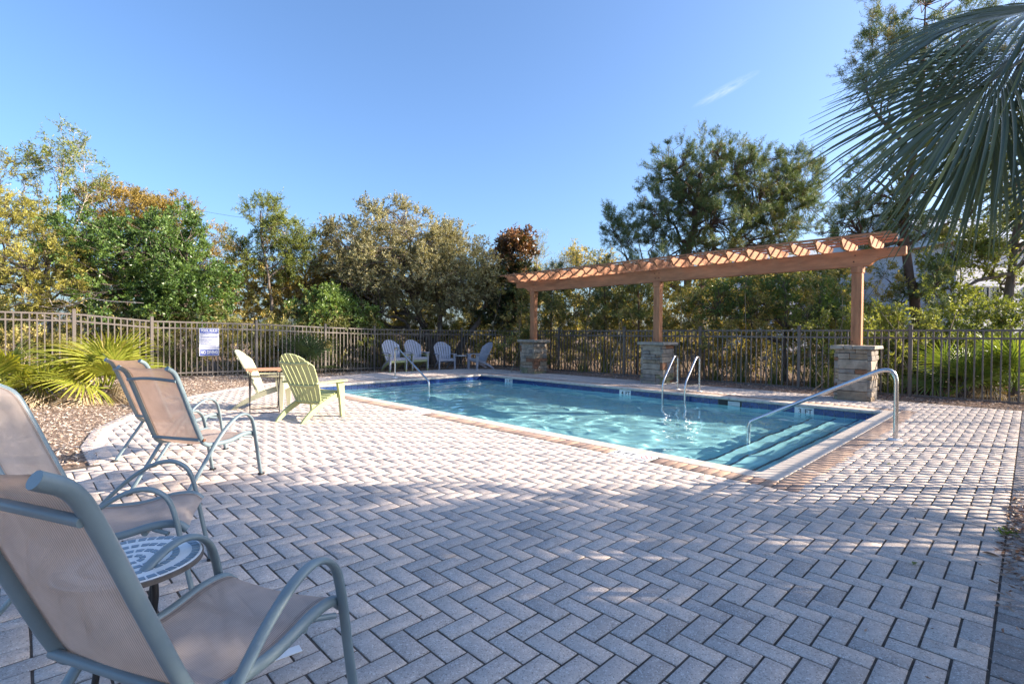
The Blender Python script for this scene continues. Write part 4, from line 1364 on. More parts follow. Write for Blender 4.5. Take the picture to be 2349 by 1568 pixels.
def np_tube(pts, rad, sides=6):
    pts = np.asarray(pts, float); n = len(pts)
    t = unit(np.gradient(pts, axis=0))
    ref = np.array([1., 0, 0]) if abs(t[0, 0]) < .8 else np.array([0, 1., 0])
    a = unit(np.cross(t, ref)); b = np.cross(t, a)
    ang = np.arange(sides) * 2 * np.pi / sides
    V = pts[:, None] + (a[:, None] * np.cos(ang)[None, :, None] + b[:, None] * np.sin(ang)[None, :, None]) * np.asarray(rad)[:, None, None]
    i, k = np.meshgrid(np.arange(n - 1), np.arange(sides), indexing='ij'); i, k = i.ravel(), k.ravel(); k2 = (k + 1) % sides
    F = np.stack([i * sides + k, i * sides + k2, (i + 1) * sides + k2, (i + 1) * sides + k], 1)
    return V.reshape(-1, 3), F


def join(parts):
    V, F, o = [], [], 0
    for v, f in parts:
        V.append(v); F.append(f + o); o += len(v)
    return np.concatenate(V), np.concatenate(F)


def wiggle(p0, p1, r, k=5, amp=0.08, sag=0.0):
    t = np.linspace(0, 1, k)[:, None]
    L0 = np.linalg.norm(p1 - p0)
    off = r.normal(0, amp * L0, (k, 3)); off[0] = 0; off[-1] = 0
    return p0 + (p1 - p0) * t + off + np.array([0, 0, sag * L0]) * np.sin(np.pi * t)


def bark_mat(name, col, scale=9.0):
    return mat_simple(name, col, 0.9, var=0.45, vscale=scale, bump=0.9, bscale=22, spec=0.15, grain=(1, 1, 0.35))


BARK = bark_mat('grey_brown_bark', (0.15, 0.12, 0.10))
BARKP = bark_mat('pale_bark', (0.42, 0.36, 0.31))
BARKR = bark_mat('pine_bark', (0.13, 0.085, 0.065))
GREYTWIG = bark_mat('bleached_twig', (0.40, 0.34, 0.29))


def tree(name, label, trunks, blobs, leaf, mat, bark=BARK, seed=1, clump_r=0.35, twigs=8, leaves=26, upb=0.3, rough=.28, tintf=None, nodes=12, cat='tree', group=None, tw=0.004, spread=.9, ldir=.9, branch=1.0):
    """trunks: list of (points, r0, r1). A tapered trunk with limbs reaching to every leaf clump."""
    r = np.random.default_rng(seed)
    b0 = trunks[0][0][0]
    root = empty(name, tuple(b0)); tag(root, label, cat, group)
    base = np.array(b0)
    C, O = clumps_in(blobs, r, rough)
    V, F, T_, ts, td, tl = foliage(C, O, r, clump_r, twigs, leaves, leaf[0], leaf[1], upb, spread, tintf, ldir)
    me = mesh_np('crown', V - base, F, T_); link('crown', me, mat, root)
    parts = []; tips = []
    for pts, r0, r1 in trunks:
        P = np.array([tuple(p) for p in bez([tuple(p) for p in pts], 5)])
        P[1:-1] += r.normal(0, r0 * .12, P[1:-1].shape)
        parts.append(np_tube(P, np.linspace(r0, r1, len(P)), 9))
        tips.append((P, np.linspace(r0, r1, len(P))))
    # limbs: a set of nodes inside the crown, each joined to the nearest trunk; clumps hang on the nodes
    idx = r.choice(len(C), min(nodes, len(C)), replace=False)
    allp = np.concatenate([t[0][len(t[0]) // 3:] for t in tips]); allr = np.concatenate([t[1][len(t[1]) // 3:] for t in tips])
    nodesP = []
    for i in idx:
        tgt = C[i]
        dd = np.linalg.norm(allp - (tgt - np.array([0, 0, .45 * np.linalg.norm(tgt - allp.mean(0))])), axis=1)
        j = int(np.argmin(dd)); p0 = allp[j]
        end = p0 + (tgt - p0) * .72
        P = wiggle(p0, end, r, 6, .06, .06)
        rr = min(allr[j] * .65, .05 + .02 * np.linalg.norm(end - p0)) * branch
        parts.append(np_tube(P, np.linspace(rr, rr * .35, 6), 6)); nodesP += [(q, rr * .5) for q in P[2:]]
    NP = np.array([q for q, _ in nodesP]); NR_ = np.array([q for _, q in nodesP])
    for c in C:
        j = int(np.argmin(np.linalg.norm(NP - c, axis=1)))
        P = wiggle(NP[j], c, r, 4, .09, .05)
        rr = max(.006, min(NR_[j] * .7, .022)) * branch
        parts.append(np_tube(P, np.linspace(rr, rr * .4, 4), 4))
    sel = r.random(len(ts)) < .8
    parts.append(twig_quads(ts[sel], td[sel], tl[sel], tw, r))
    V, F = join(parts)
    link('trunk', mesh_np('trunk', V - base, F, smooth=True), bark, root)
    return root


OLIVE = mat_leaf('olive_yellow_leaf', [(0.0, (0.106, 0.129, 0.027)), (0.4, (0.272, 0.272, 0.06)), (0.7, (0.469, 0.423, 0.099)), (1.0, (0.6, 0.575, 0.167))], .42)
DKGREEN = mat_leaf('glossy_green_leaf', [(0.0, (0.045, 0.091, 0.023)), (0.5, (0.099, 0.18, 0.043)), (1.0, (0.23, 0.329, 0.083))], .32, rough=.36, spec=.5)
MIDGREEN = mat_leaf('mid_green_leaf', [(0.0, (0.072, 0.108, 0.025)), (0.5, (0.172, 0.222, 0.057)), (1.0, (0.386, 0.415, 0.114))], .4)
OAKLEAF = mat_leaf('grey_olive_leaf', [(0.0, (0.103, 0.106, 0.051)), (0.5, (0.274, 0.258, 0.138)), (0.8, (0.43, 0.386, 0.223)), (1.0, (0.48, 0.48, 0.292))], .32)
GOLD = mat_leaf('golden_leaf', [(0.0, (0.125, 0.106, 0.025)), (0.5, (0.338, 0.25, 0.062)), (1.0, (0.6, 0.425, 0.125))], .4)
MAGN = mat_leaf('magnolia_leaf', [(0.0, (0.015, 0.03, 0.012)), (0.45, (0.04, 0.065, 0.02)), (0.66, (0.10, 0.075, 0.03)), (1.0, (0.26, 0.125, 0.055))], .15, rough=.32, spec=.55)
PINE = mat_leaf('pine_needle', [(0.0, (0.039, 0.072, 0.033)), (0.5, (0.106, 0.166, 0.063)), (0.85, (0.205, 0.251, 0.093)), (1.0, (0.356, 0.291, 0.118))], .25)
BRUSH = mat_leaf('thicket_leaf', [(0.0, (0.062, 0.09, 0.026)), (0.35, (0.16, 0.187, 0.054)), (0.65, (0.34, 0.321, 0.107)), (0.85, (0.572, 0.447, 0.16)), (1.0, (0.6, 0.519, 0.214))], .38)
DRYSTEM = mat_leaf('dry_stem', [(0.0, (0.12, 0.09, 0.06)), (0.5, (0.30, 0.24, 0.17)), (1.0, (0.48, 0.41, 0.32))], .1, rough=.8)


def g3(xd, depth, z=0.0):
    x, y = at(xd, depth); return (x, y, z)


def blob(xd, yd, depth, wx, hz, n, wd=None):
    """ellipsoid centred on overview pixel (xd,yd) at a depth; radii in metres"""
    x, y = at(xd, depth)
    return (x, y, zat(yd, depth), wx, wd or wx, hz, n)


# ------------------------------------------------------------------ trees beyond the fence, left to right
tree('wax_myrtle', 'yellow-green bushy tree at the picture edge beside the pale sparse tree', [([g3(-40, 14.5), g3(-20, 14.6, 1.6), g3(10, 14.6, 3.2)], .12, .05), ([g3(60, 14.2), g3(70, 14.3, 1.4), g3(100, 14.4, 2.6)], .09, .04)],
     [blob(20, 520, 14.6, 1.7, 1.25, 80), blob(60, 620, 13.6, 1.9, 1.2, 95), blob(-90, 560, 14.6, 1.8, 2.0, 60), blob(10, 430, 15.2, .8, .75, 22)], (.075, .26), OLIVE, seed=11, clump_r=.36, twigs=9, leaves=24)
tree('sparse_tree', 'tall sparse tree with pale bare limbs showing above the yellow-green bush', [([g3(118, 15.8), g3(112, 15.8, 2.3), g3(102, 15.8, 4.1), g3(92, 15.8, 5.2)], .085, .02),
     ([g3(108, 15.8, 3.0), g3(128, 15.9, 4.4), g3(140, 15.9, 5.6), g3(150, 15.9, 6.6)], .05, .014), ([g3(112, 15.8, 2.6), g3(165, 15.7, 4.2), g3(195, 15.7, 5.2)], .045, .012), ([g3(104, 15.8, 3.6), g3(70, 15.8, 4.6), g3(52, 15.8, 5.5)], .04, .012)],
     [blob(150, 345, 15.9, .62, .85, 36), blob(195, 400, 15.7, .55, .8, 26), blob(75, 370, 15.8, .6, .5, 20), blob(120, 440, 15.8, 1.1, .9, 16)], (.105, .24), MIDGREEN, BARKP, seed=12, clump_r=.30, twigs=5, leaves=10, nodes=16, tw=.005, tintf=lambda P: .12)
tree('broad_bay_tree', 'broad dense dark green tree behind the fence near the rules sign', [([g3(330, 15.0), g3(335, 15.0, 1.2), g3(350, 15.2, 2.6)], .16, .07), ([g3(390, 14.8), g3(400, 14.8, 1.0), g3(430, 14.9, 2.2)], .10, .05)],
     [blob(320, 590, 15.0, 2.1, 1.35, 130), blob(430, 640, 14.7, 1.35, 1.1, 90), blob(230, 570, 15.2, 1.2, .95, 60), blob(350, 690, 14.6, 1.9, .8, 90), blob(400, 520, 15.5, 1.0, .7, 35)], (.085, .42), DKGREEN, seed=13, clump_r=.34, twigs=9, leaves=22)
tree('golden_topped_tree', 'golden yellow tree crown rising behind the broad dark green tree', [([g3(290, 17.5), g3(285, 17.5, 2.5), g3(275, 17.5, 4.6)], .12, .04)],
     [blob(265, 475, 17.5, 1.2, .85, 80), blob(330, 505, 17.2, 1.3, .8, 70), blob(405, 480, 17.6, .5, .75, 16), blob(200, 560, 17.6, 1.0, 1.0, 40)], (.085, .28), GOLD, seed=14, clump_r=.34, twigs=8, leaves=20, upb=.5)
tree('slender_bay_tree', 'slender tree with a bent bare trunk and narrow pointed crown', [([g3(607, 16.6), g3(606, 16.6, .9), g3(622, 16.6, 1.9), g3(616, 16.6, 3.0), g3(600, 16.6, 4.3), g3(598, 16.6, 5.2)], .075, .02)],
     [blob(602, 490, 16.6, .62, .75, 46), blob(650, 530, 16.7, .75, .65, 46), blob(560, 580, 16.6, .65, .7, 34), blob(640, 600, 16.9, .9, .7, 40), blob(690, 560, 17.0, .5, .6, 22)], (.085, .24), MIDGREEN, BARK, seed=15, clump_r=.30, twigs=7, leaves=17, upb=.6, nodes=14)
tree('tawny_bush_tree', 'tawny yellow bushy tree between the slender tree and the great round oak', [([g3(690, 18.5), g3(695, 18.5, 1.8), g3(700, 18.5, 3.2)], .09, .03)],
     [blob(690, 615, 18.6, 1.35, 1.35, 120), blob(640, 680, 18.0, 1.2, .8, 60), blob(520, 600, 18.5, .9, 1.0, 40), blob(500, 540, 19.0, .5, .5, 12)], (.08, .26), GOLD, seed=16, clump_r=.34, twigs=8, leaves=20)
tree('green_laurel_bush', 'bright green leafy bush at the foot of the tawny tree', [([g3(745, 16.6), g3(748, 16.6, 1.0)], .05, .03)],
     [blob(745, 705, 16.7, .95, .75, 75), blob(810, 715, 17.3, .8, .6, 40)], (.085, .42), DKGREEN, seed=17, clump_r=.3, twigs=8, leaves=20, cat='shrub', tintf=lambda P: .22)
tree('live_oak', 'great round grey-olive oak with dark forked trunks in the middle', [([g3(998, 19.4), g3(985, 19.4, .9), g3(960, 19.4, 2.0), g3(945, 19.5, 3.4)], .21, .07), ([g3(992, 19.4, .5), g3(1010, 19.3, 1.6), g3(1000, 19.3, 3.0)], .15, .05),
     ([g3(1042, 19.6), g3(1062, 19.6, .9), g3(1105, 19.7, 1.9), g3(1120, 19.8, 2.9)], .16, .05)],
     [blob(900, 600, 19.4, 3.0, 2.25, 430), blob(1020, 615, 19.2, 2.0, 1.75, 180), blob(800, 640, 19.6, 1.6, 1.55, 150), blob(1090, 630, 19.7, 1.1, 1.3, 70)],
     (.075, .38), OAKLEAF, BARK, seed=18, clump_r=.42, twigs=11, leaves=27, nodes=30, rough=.07, spread=1.1, tw=.0045)
tree('rusty_magnolia', 'narrow magnolia with rust-brown topmost leaves beside the pergola end', [([g3(1172, 20.5), g3(1174, 20.5, 2.0), g3(1176, 20.5, 4.6)], .10, .03)],
     [blob(1180, 580, 20.5, .75, .95, 90), blob(1170, 660, 20.4, 1.25, 1.1, 130), blob(1185, 540, 20.5, .45, .5, 20), blob(1150, 720, 20.2, 1.2, .7, 50)], (.15, .40), MAGN, seed=19, clump_r=.30, twigs=6, leaves=13, upb=.5,
     tintf=lambda P: np.clip((P[:, 2] - 3.8) * .30, -.12, .36))
tree('wispy_willow', 'wispy thin-twigged tree rising behind the magnolia', [([g3(1225, 23), g3(1228, 23, 2.5), g3(1232, 23, 4.8)], .05, .015)],
     [blob(1228, 570, 23, .55, 1.0, 34), blob(1255, 620, 23, .8, .6, 30), blob(1310, 600, 24, .9, .6, 34)], (.07, .18), OLIVE, GREYTWIG, seed=20, clump_r=.42, twigs=7, leaves=9, upb=1.2, tw=.005)
tree('autumn_tree', 'small orange-leaved tree seen over the middle of the pergola', [([g3(1345, 24), g3(1350, 24, 2.5), g3(1355, 24, 4.5)], .07, .02)],
     [blob(1350, 590, 24, 1.2, .75, 50), blob(1320, 560, 24.5, .35, .6, 12), blob(1420, 620, 24, 1.1, .8, 40)], (.09, .4), BRUSH, seed=21, clump_r=.36, twigs=7, leaves=14, tintf=lambda P: .22)


def pine(label, trunks, blobs, seed, name='sand_pine', **k):
    return tree(name, label, trunks, blobs, (.098, .10), PINE, BARKR, seed=seed, clump_r=k.pop('clump_r', .33), twigs=k.pop('twigs', 7), leaves=k.pop('leaves', 46), upb=k.pop('upb', .75), nodes=k.pop('nodes', 30), spread=.75, ldir=1.0, **k)


pine('broad crooked pine with gaps of sky, standing behind the middle of the pergola', [([g3(1610, 17.5), g3(1605, 17.5, 1.5), g3(1575, 17.5, 3.2), g3(1590, 17.5, 5.2), g3(1600, 17.5, 6.8)], .20, .05),
     ([g3(1590, 17.5, 2.6), g3(1660, 17.4, 3.9), g3(1720, 17.3, 5.3), g3(1800, 17.2, 6.3)], .12, .035), ([g3(1588, 17.5, 2.4), g3(1520, 17.5, 3.1), g3(1440, 17.5, 3.6)], .09, .03)],
     [blob(1600, 400, 17.5, 1.9, 1.45, 190), blob(1725, 425, 17.3, 1.8, 1.35, 180), blob(1540, 470, 17.5, 1.5, 1.0, 95), blob(1440, 530, 17.5, 1.0, .5, 45), blob(1815, 420, 17.1, 1.0, 1.15, 85), blob(1650, 520, 17.2, 2.4, .8, 120), blob(1800, 510, 17, 1.4, .8, 65), blob(1400, 495, 17.5, .35, .5, 14), blob(1560, 590, 17.2, 2.2, .6, 60)], 31, leaves=50, nodes=44)
pine('tall leaning pine behind the palm fronds, its dark trunk beside the pergola end', [([g3(2108, 13.2), g3(2105, 13.2, 1.4), g3(2085, 13.2, 2.8), g3(2070, 13.2, 4.6), g3(2100, 13.2, 7.0), g3(2110, 13.2, 9.3)], .15, .045),
     ([g3(2078, 13.2, 3.6), g3(2160, 13.1, 4.1), g3(2220, 13.0, 4.3)], .05, .015), ([g3(2085, 13.2, 6.0), g3(2000, 13.2, 7.0), g3(1975, 13.2, 7.6)], .06, .02)],
     [blob(2010, 140, 13.3, .95, 1.3, 56), blob(2120, 60, 13.2, 1.7, 1.1, 66), blob(2240, 160, 13.0, 1.5, 1.7, 70), blob(2010, 420, 13.4, 1.15, .9, 44), blob(1960, 500, 13.8, 1.0, .7, 34), blob(2150, 420, 13.2, 1.3, 1.3, 50), blob(2280, 360, 13, 1.2, 1.2, 42), blob(2050, 520, 13.5, 1.3, .5, 30), blob(2110, 640, 13, .8, .6, 20)], 32)
tree('leafy_laurel_oak', 'green leafy tree with a straight dark trunk before the white house', [([g3(2312, 13.5), g3(2312, 13.5, 2.0), g3(2322, 13.5, 3.6), g3(2340, 13.5, 5.5)], .135, .06), ([g3(2318, 13.5, 2.9), g3(2240, 13.3, 2.7), g3(2180, 13.2, 2.2)], .07, .02)],
     [blob(2200, 560, 13.3, .9, .55, 34), blob(2300, 500, 13.4, 1.2, .75, 42), blob(2380, 420, 13.5, 1.4, 1.5, 60), blob(2165, 625, 13.2, .7, .5, 24), blob(2250, 575, 13.4, .8, .4, 20), blob(2200, 690, 13.0, .7, .35, 20), blob(2330, 640, 13.8, .6, .5, 12)], (.085, .4), MIDGREEN, BARK, seed=33, clump_r=.32, twigs=7, leaves=15, nodes=14)
tree('dark_cedar', 'dense dark green cedar crowding behind the pillar nearest the curved handrail', [([g3(1800, 13.6), g3(1800, 13.6, 2.4)], .08, .03)],
     [blob(1720, 660, 14.2, 1.3, .8, 70), blob(1860, 690, 13.4, 1.1, .65, 55), blob(1640, 690, 14.6, 1.0, .8, 45)], (.06, .30), DKGREEN, seed=34, clump_r=.3, twigs=9, leaves=22, tintf=lambda P: .05)
for k, (x_, d_, lab) in enumerate(((1385, 16.5, 'thin dark pine sapling standing between the first two pergola posts'), (1462, 15.8, 'thin dark pine sapling just left of the middle pergola post'), (1262, 18.2, 'small feathery pine sapling close beside the far pergola post'))):
    pine(lab, [([g3(x_, d_), g3(x_ + 2, d_, 1.5), g3(x_ + 1, d_, 3.4)], .045, .015)], [blob(x_, 680, d_, .55, .9, 30), blob(x_ + 5, 620, d_, .4, .6, 14)], 40 + k, clump_r=.30, twigs=6, leaves=40, nodes=10)

# ------------------------------------------------------------------ thickets behind the fence: nobody could count their bushes
def thicket(label, line, hmin, hmax, n, seed, mat, leaf=(.08, .36), twigs=8, leaves=22, thick=1.3, name='undergrowth', tint=0.0):
    r = np.random.default_rng(seed)
    line = np.array(line, float)
    seg = np.linalg.norm(np.diff(line, axis=0), axis=1); cum = np.r_[0, np.cumsum(seg)]
    u = r.uniform(0, cum[-1], n)
    P = np.stack([np.interp(u, cum, line[:, k]) for k in range(2)], 1)
    P += r.normal(0, thick * .5, (n, 2))
    prof = np.interp(u, np.linspace(0, cum[-1], 26), r.uniform(hmin, hmax, 26))
    z = prof * r.uniform(0.04, 1, n) ** .85
    C = np.c_[P, z]
    O = unit(np.c_[r.normal(0, .7, (n, 2)), np.full(n, .4)])
    V, F, T_, ts, td, tl = foliage(C, O, r, .36, twigs, leaves, leaf[0], leaf[1], .3, 1.0, lambda Q: tint + .14 * np.sin(Q[:, 0] * 1.1 + seed) + .10 * np.sin(Q[:, 1] * 1.7))
    o = link(name, mesh_np(name, V, F, T_), mat); tag(o, label, 'undergrowth', kind='stuff')
    # stems
    k_ = n
    b = np.c_[P + r.normal(0, .25, (n, 2)), np.zeros(n)]
    parts = [twig_quads(ts, td, tl, .004, r)]
    for i in range(0, n, 2):
        pp = wiggle(b[i], C[i], r, 4, .10)
        parts.append(np_tube(pp, np.linspace(.016, .005, 4), 4))
    V, F = join(parts)
    s = link('stems', mesh_np('stems', V, F, np.repeat(np.clip(r.normal(.4, .2, len(V)), 0, 1), 1)), DRYSTEM, o)
    return o


thicket('low dark thicket behind the left fence', [at(-200, 13.6), at(150, 13.8), at(420, 14.4), at(700, 16.2), at(860, 18)], 1.0, 2.3, 520, 51, BRUSH, tint=-.1)
thicket('tangled thicket behind the far corner of the fence', [at(800, 18.5), at(1000, 21), at(1150, 20.5), at(1250, 19.0)], 1.0, 2.4, 360, 52, BRUSH)
thicket('mixed green and gold thicket behind the pergola fence', [at(1200, 19.2), at(1400, 17.2), at(1600, 15.4), at(1800, 14.2), at(2000, 13.4)], 1.9, 3.4, 640, 53, BRUSH, thick=1.6)
thicket('leafy thicket behind the fence at the pergola end', [at(1900, 12.4), at(2100, 12.0), at(2400, 12.4)], 1.3, 2.5, 300, 54, MIDGREEN, tint=-.03)
thicket('far belt of woods closing the gaps between the trees', [at(-300, 24), at(300, 26), at(800, 29), at(1300, 28), at(1700, 26), at(1980, 32), at(2500, 40)], 3.6, 6.0, 1500, 55, BRUSH, leaf=(.20, .5), twigs=8, leaves=15, thick=2.2, name='woodland', tint=.02)

# bleached dead branches over the left bush
r = np.random.default_rng(60)
dead = [np_tube(wiggle(np.array(g3(20, 13.2, zat(705, 13.2))), np.array(g3(330, 13.0, zat(690, 13.0))), r, 8, .03), np.linspace(.022, .008, 8), 5)]
for k in range(16):
    a = np.array(g3(r.uniform(20, 160), r.uniform(12.9, 13.5), zat(r.uniform(660, 735), 13.2))); b = a + np.array([*(RT2 * r.uniform(.5, 1.6)), r.uniform(-.25, .25)]) + np.r_[FW2 * r.normal(0, .2), 0]
    dead.append(np_tube(wiggle(a, b, r, 6, .06), np.linspace(.011, .004, 6), 4))
V, F = join(dead)
o = link('dead_branch', mesh_np('dead_branch', V, F, smooth=True), GREYTWIG); tag(o, 'bleached fallen branches lying over the bush behind the left fence', 'branch')

# ------------------------------------------------------------------ fan palms
PALMG = mat_leaf('yellow_green_palm', [(0.0, (0.10, 0.15, 0.02)), (0.5, (0.22, 0.27, 0.035)), (0.8, (0.36, 0.36, 0.06)), (1.0, (0.48, 0.40, 0.12))], .36, rough=.38, spec=.5)
PALMD = mat_leaf('dark_palm', [(0.0, (0.03, 0.055, 0.03)), (0.5, (0.06, 0.10, 0.045)), (1.0, (0.12, 0.17, 0.07))], .25, rough=.35, spec=.5)
PALMX = mat_leaf('dead_palm', [(0.0, (0.22, 0.13, 0.06)), (0.4, (0.40, 0.28, 0.16)), (1.0, (0.62, 0.52, 0.40))], .2, rough=.8, spec=.15)
PALMN = mat_leaf('sabal_palm', [(0.0, (0.043, 0.068, 0.047)), (0.5, (0.08, 0.111, 0.068)), (0.8, (0.148, 0.172, 0.074)), (1.0, (0.32, 0.32, 0.111))], .22, rough=.34, spec=.55)


def fan_leaf(nseg, R, spread, pet, seed, droop=.25, costa=.12, split=.42, wid=1.0, cup=.15, curl=.0, base_t=.5):
    """costapalmate leaf: stalk along +x from the origin, blade in the xy plane, segments folded and drooping at the tips"""
    r = np.random.default_rng(seed)
    V, F, T_ = [], [], []
    K = 6
    sp = math.radians(spread)
    for i in range(nseg):
        ph = -sp + 2 * sp * (i + .5) / nseg
        dphi = 2 * sp / nseg
        a = ph + r.normal(0, .015)
        u = np.array([math.cos(a), math.sin(a), 0]); s = np.array([-math.sin(a), math.cos(a), 0])
        ln = R * (0.78 + .22 * math.cos(ph * .6)) * r.uniform(.93, 1.05)
        b = np.array([pet + costa * (1 - abs(ph) / sp), 0, 0])
        dr = droop * r.uniform(.7, 1.4)
        n0 = len(V) * 1
        tint = np.clip(base_t + r.normal(0, .13), 0, 1)
        for k in range(K + 1):
            t = k / K
            hw = wid * (dphi * ln * split * .5) * (min(1, t / split) if t < split else max(0.0, (1 - t) / (1 - split)) ** .75) + .0015
            z = cup * abs(math.sin(ph)) * t * ln * .6 - dr * ln * max(0, t - .25) ** 2 * 1.6
            c = b + u * ln * t * (1 - .12 * dr * t * t) + np.array([0, 0, z]) + np.array([curl * t * t * ln, 0, 0])
            V += [c + s * hw + np.array([0, 0, hw * .45]), c, c - s * hw + np.array([0, 0, hw * .45])]
            T_ += [np.clip(tint + .12 * t, 0, 1)] * 3
        for k in range(K):
            q = n0 + 3 * k
            F += [(q, q + 1, q + 4, q + 3), (q + 1, q + 2, q + 5, q + 4)]
    v, f = np_tube(np.array([(x, 0, -.02 * math.sin(x / max(pet, .01) * 3.14)) for x in np.linspace(0, pet + costa * .8, 7)]), np.linspace(.014, .006, 7) * (R / .5) ** .5, 6)
    n0 = len(V)
    V = np.concatenate([np.array(V), v]); F = np.concatenate([np.array(F), f + n0]); T_ = np.r_[T_, np.full(len(v), base_t)]
    return mesh_np('frond', V, F, T_)


def frond(me, mat, parent, az, el, roll=0.0, at_=(0, 0, 0), s=1.0):
    o = link('frond', me, mat, parent, at_)
    o.rotation_mode = 'QUATERNION'
    o.rotation_quaternion = (Matrix.Rotation(az, 3, 'Z') @ Matrix.Rotation(-el, 3, 'Y') @ Matrix.Rotation(roll, 3, 'X')).to_quaternion()
    o.scale = (s, s, s)
    return o


gl_ = []
for k in range(4):
    me = fan_leaf(34, .58, 118, .34, 70 + k, droop=.22 + .12 * k, base_t=.5 + .08 * (k % 2)); me.materials.append(PALMG); gl_.append(me)
dl_ = []
for k in range(3):
    me = fan_leaf(26, .50, 95, .30, 80 + k, droop=1.3, split=.25, wid=.8, base_t=.55); me.materials.append(PALMX); dl_.append(me)


def palmetto(label, x, y, z, live, deadn, seed, meshes, scale=1.0, dead=True, group=None):
    rr = random.Random(seed)
    t = empty('palmetto', (x, y, z)); tag(t, label, 'palm plant', group)
    for k in range(live):
        az = 2 * math.pi * (k + rr.uniform(-.3, .3)) / live * 1.0 + seed
        el = math.radians(rr.choice([12, 25, 40, 58, 75]) + rr.uniform(-8, 8))
        frond(rr.choice(meshes), None, t, az, el, rr.uniform(-.7, .7), (rr.uniform(-.06, .06), rr.uniform(-.06, .06), rr.uniform(.1, .25)), scale * rr.uniform(.8, 1.15))
    for k in range(deadn):
        az = 2 * math.pi * (k + rr.uniform(-.3, .3)) / max(1, deadn)
        frond(rr.choice(dl_), None, t, az, math.radians(rr.uniform(-25, 8)), rr.uniform(-1, 1), (0, 0, rr.uniform(.10, .28)), scale * rr.uniform(.8, 1.1))
    MB().lathe([(.10, -.1), (.11, .05), (.08, .22), (.03, .30)], seg=12).build('crown_stub', BARK, t)
    return t


palmetto('bright yellow-green palmetto with a skirt of dead fronds behind the sling chairs', -3.72, 9.35, 0.04, 15, 13, 3, gl_, 1.12)
palmetto('yellow-green palmetto at the picture edge by the left fence', -4.85, 9.4, .08, 13, 9, 5, gl_, 1.05)
dk_ = []
for k in range(3):
    me = fan_leaf(30, .60, 112, .42, 90 + k, droop=.18 + .1 * k, wid=.8); me.materials.append(PALMD); dk_.append(me)
x_, y_ = at(700, 15.0)
palmetto('dark spiky palmetto behind the fence near the green chairs', x_, y_, 0, 13, 0, 8, dk_, 1.15)
md_ = []
PALMM = mat_leaf('mid_palm', [(0.0, (0.072, 0.12, 0.03)), (0.5, (0.156, 0.24, 0.048)), (1.0, (0.36, 0.408, 0.096))], .34, rough=.36, spec=.5)
for k in range(3):
    me = fan_leaf(30, .60, 110, .42, 95 + k, droop=.15 + .1 * k, wid=.8); me.materials.append(PALMM); md_.append(me)
for k, (xd, dd, sc_, lab) in enumerate(((2215, 10.4, 1.1, 'sunlit palmetto behind the fence at the right, mid clump'), (2330, 10.0, 1.15, 'palmetto behind the fence at the picture edge on the right'), (2160, 11.2, .9, 'small palmetto behind the fence just right of the end post'), (2275, 11.2, 1.2, 'tall palmetto standing behind the right-hand clumps'))):
    x_, y_ = at(xd, dd)
    palmetto(lab, max(x_, 8.75), y_, 0, 14, 2, 11 + k, md_ if k != 2 else dk_, sc_, group='palmettos behind the pergola fence')

# grass tufts behind the fence
BLADE = mat_leaf('grass_blade', [(0.0, (0.06, 0.09, 0.025)), (0.5, (0.15, 0.20, 0.05)), (1.0, (0.36, 0.36, 0.13))], .35)


def tuft(label, x, y, n, h, seed, mat=BLADE):
    r = np.random.default_rng(seed)
    V, F, T_ = [], [], []
    for i in range(n):
        az = r.uniform(0, 6.28); lean = r.uniform(.15, .75); hh = h * r.uniform(.55, 1.1)
        u = np.array([math.cos(az), math.sin(az), 0]); s = np.array([-u[1], u[0], 0]) * .006
        b = np.array([r.normal(0, .09), r.normal(0, .09), 0])
        q = len(V)
        for t in np.linspace(0, 1, 5):
            c = b + u * hh * lean * t * t + np.array([0, 0, hh * (t - .25 * lean * t * t)])
            V += [c + s * (1 - t * .9), c - s * (1 - t * .9)]
        for k in range(4): F.append((q + 2 * k, q + 2 * k + 1, q + 2 * k + 3, q + 2 * k + 2))
        T_ += [np.clip(r.normal(.5, .2), 0, 1)] * 10
    o = link('grass_tuft', mesh_np('grass_tuft', np.array(V), np.array(F), T_), mat, None, (x, y, 0)); tag(o, label, 'grass tuft', 'grass tufts along the pergola fence')


for k, (xd, dd, h, lab) in enumerate(((1870, 11.9, .85, 'tall bright grass tuft left of the pillar by the curved handrail'), (1905, 11.4, .7, 'bright grass tuft tight against the pillar by the curved handrail'), (2045, 10.6, .65, 'bright grass tuft right of the pillar by the curved handrail'), (1780, 12.4, .8, 'dull grass tuft midway between ladder and handrail'),
                                     (1700, 12.9, .7, 'dull grass tuft just right of the pool ladder'), (1640, 13.3, .6, 'dull grass tuft behind the pool ladder'), (1390, 15.8, .9, 'dark grass tuft between the far and middle pillars'), (1340, 16.2, .8, 'dark grass tuft right of the far pillar'), (1190, 18.6, .7, 'grass tuft left of the far pillar'))):
    x_, y_ = at(xd, dd); tuft(lab, x_, y_, 120, h, 200 + k)

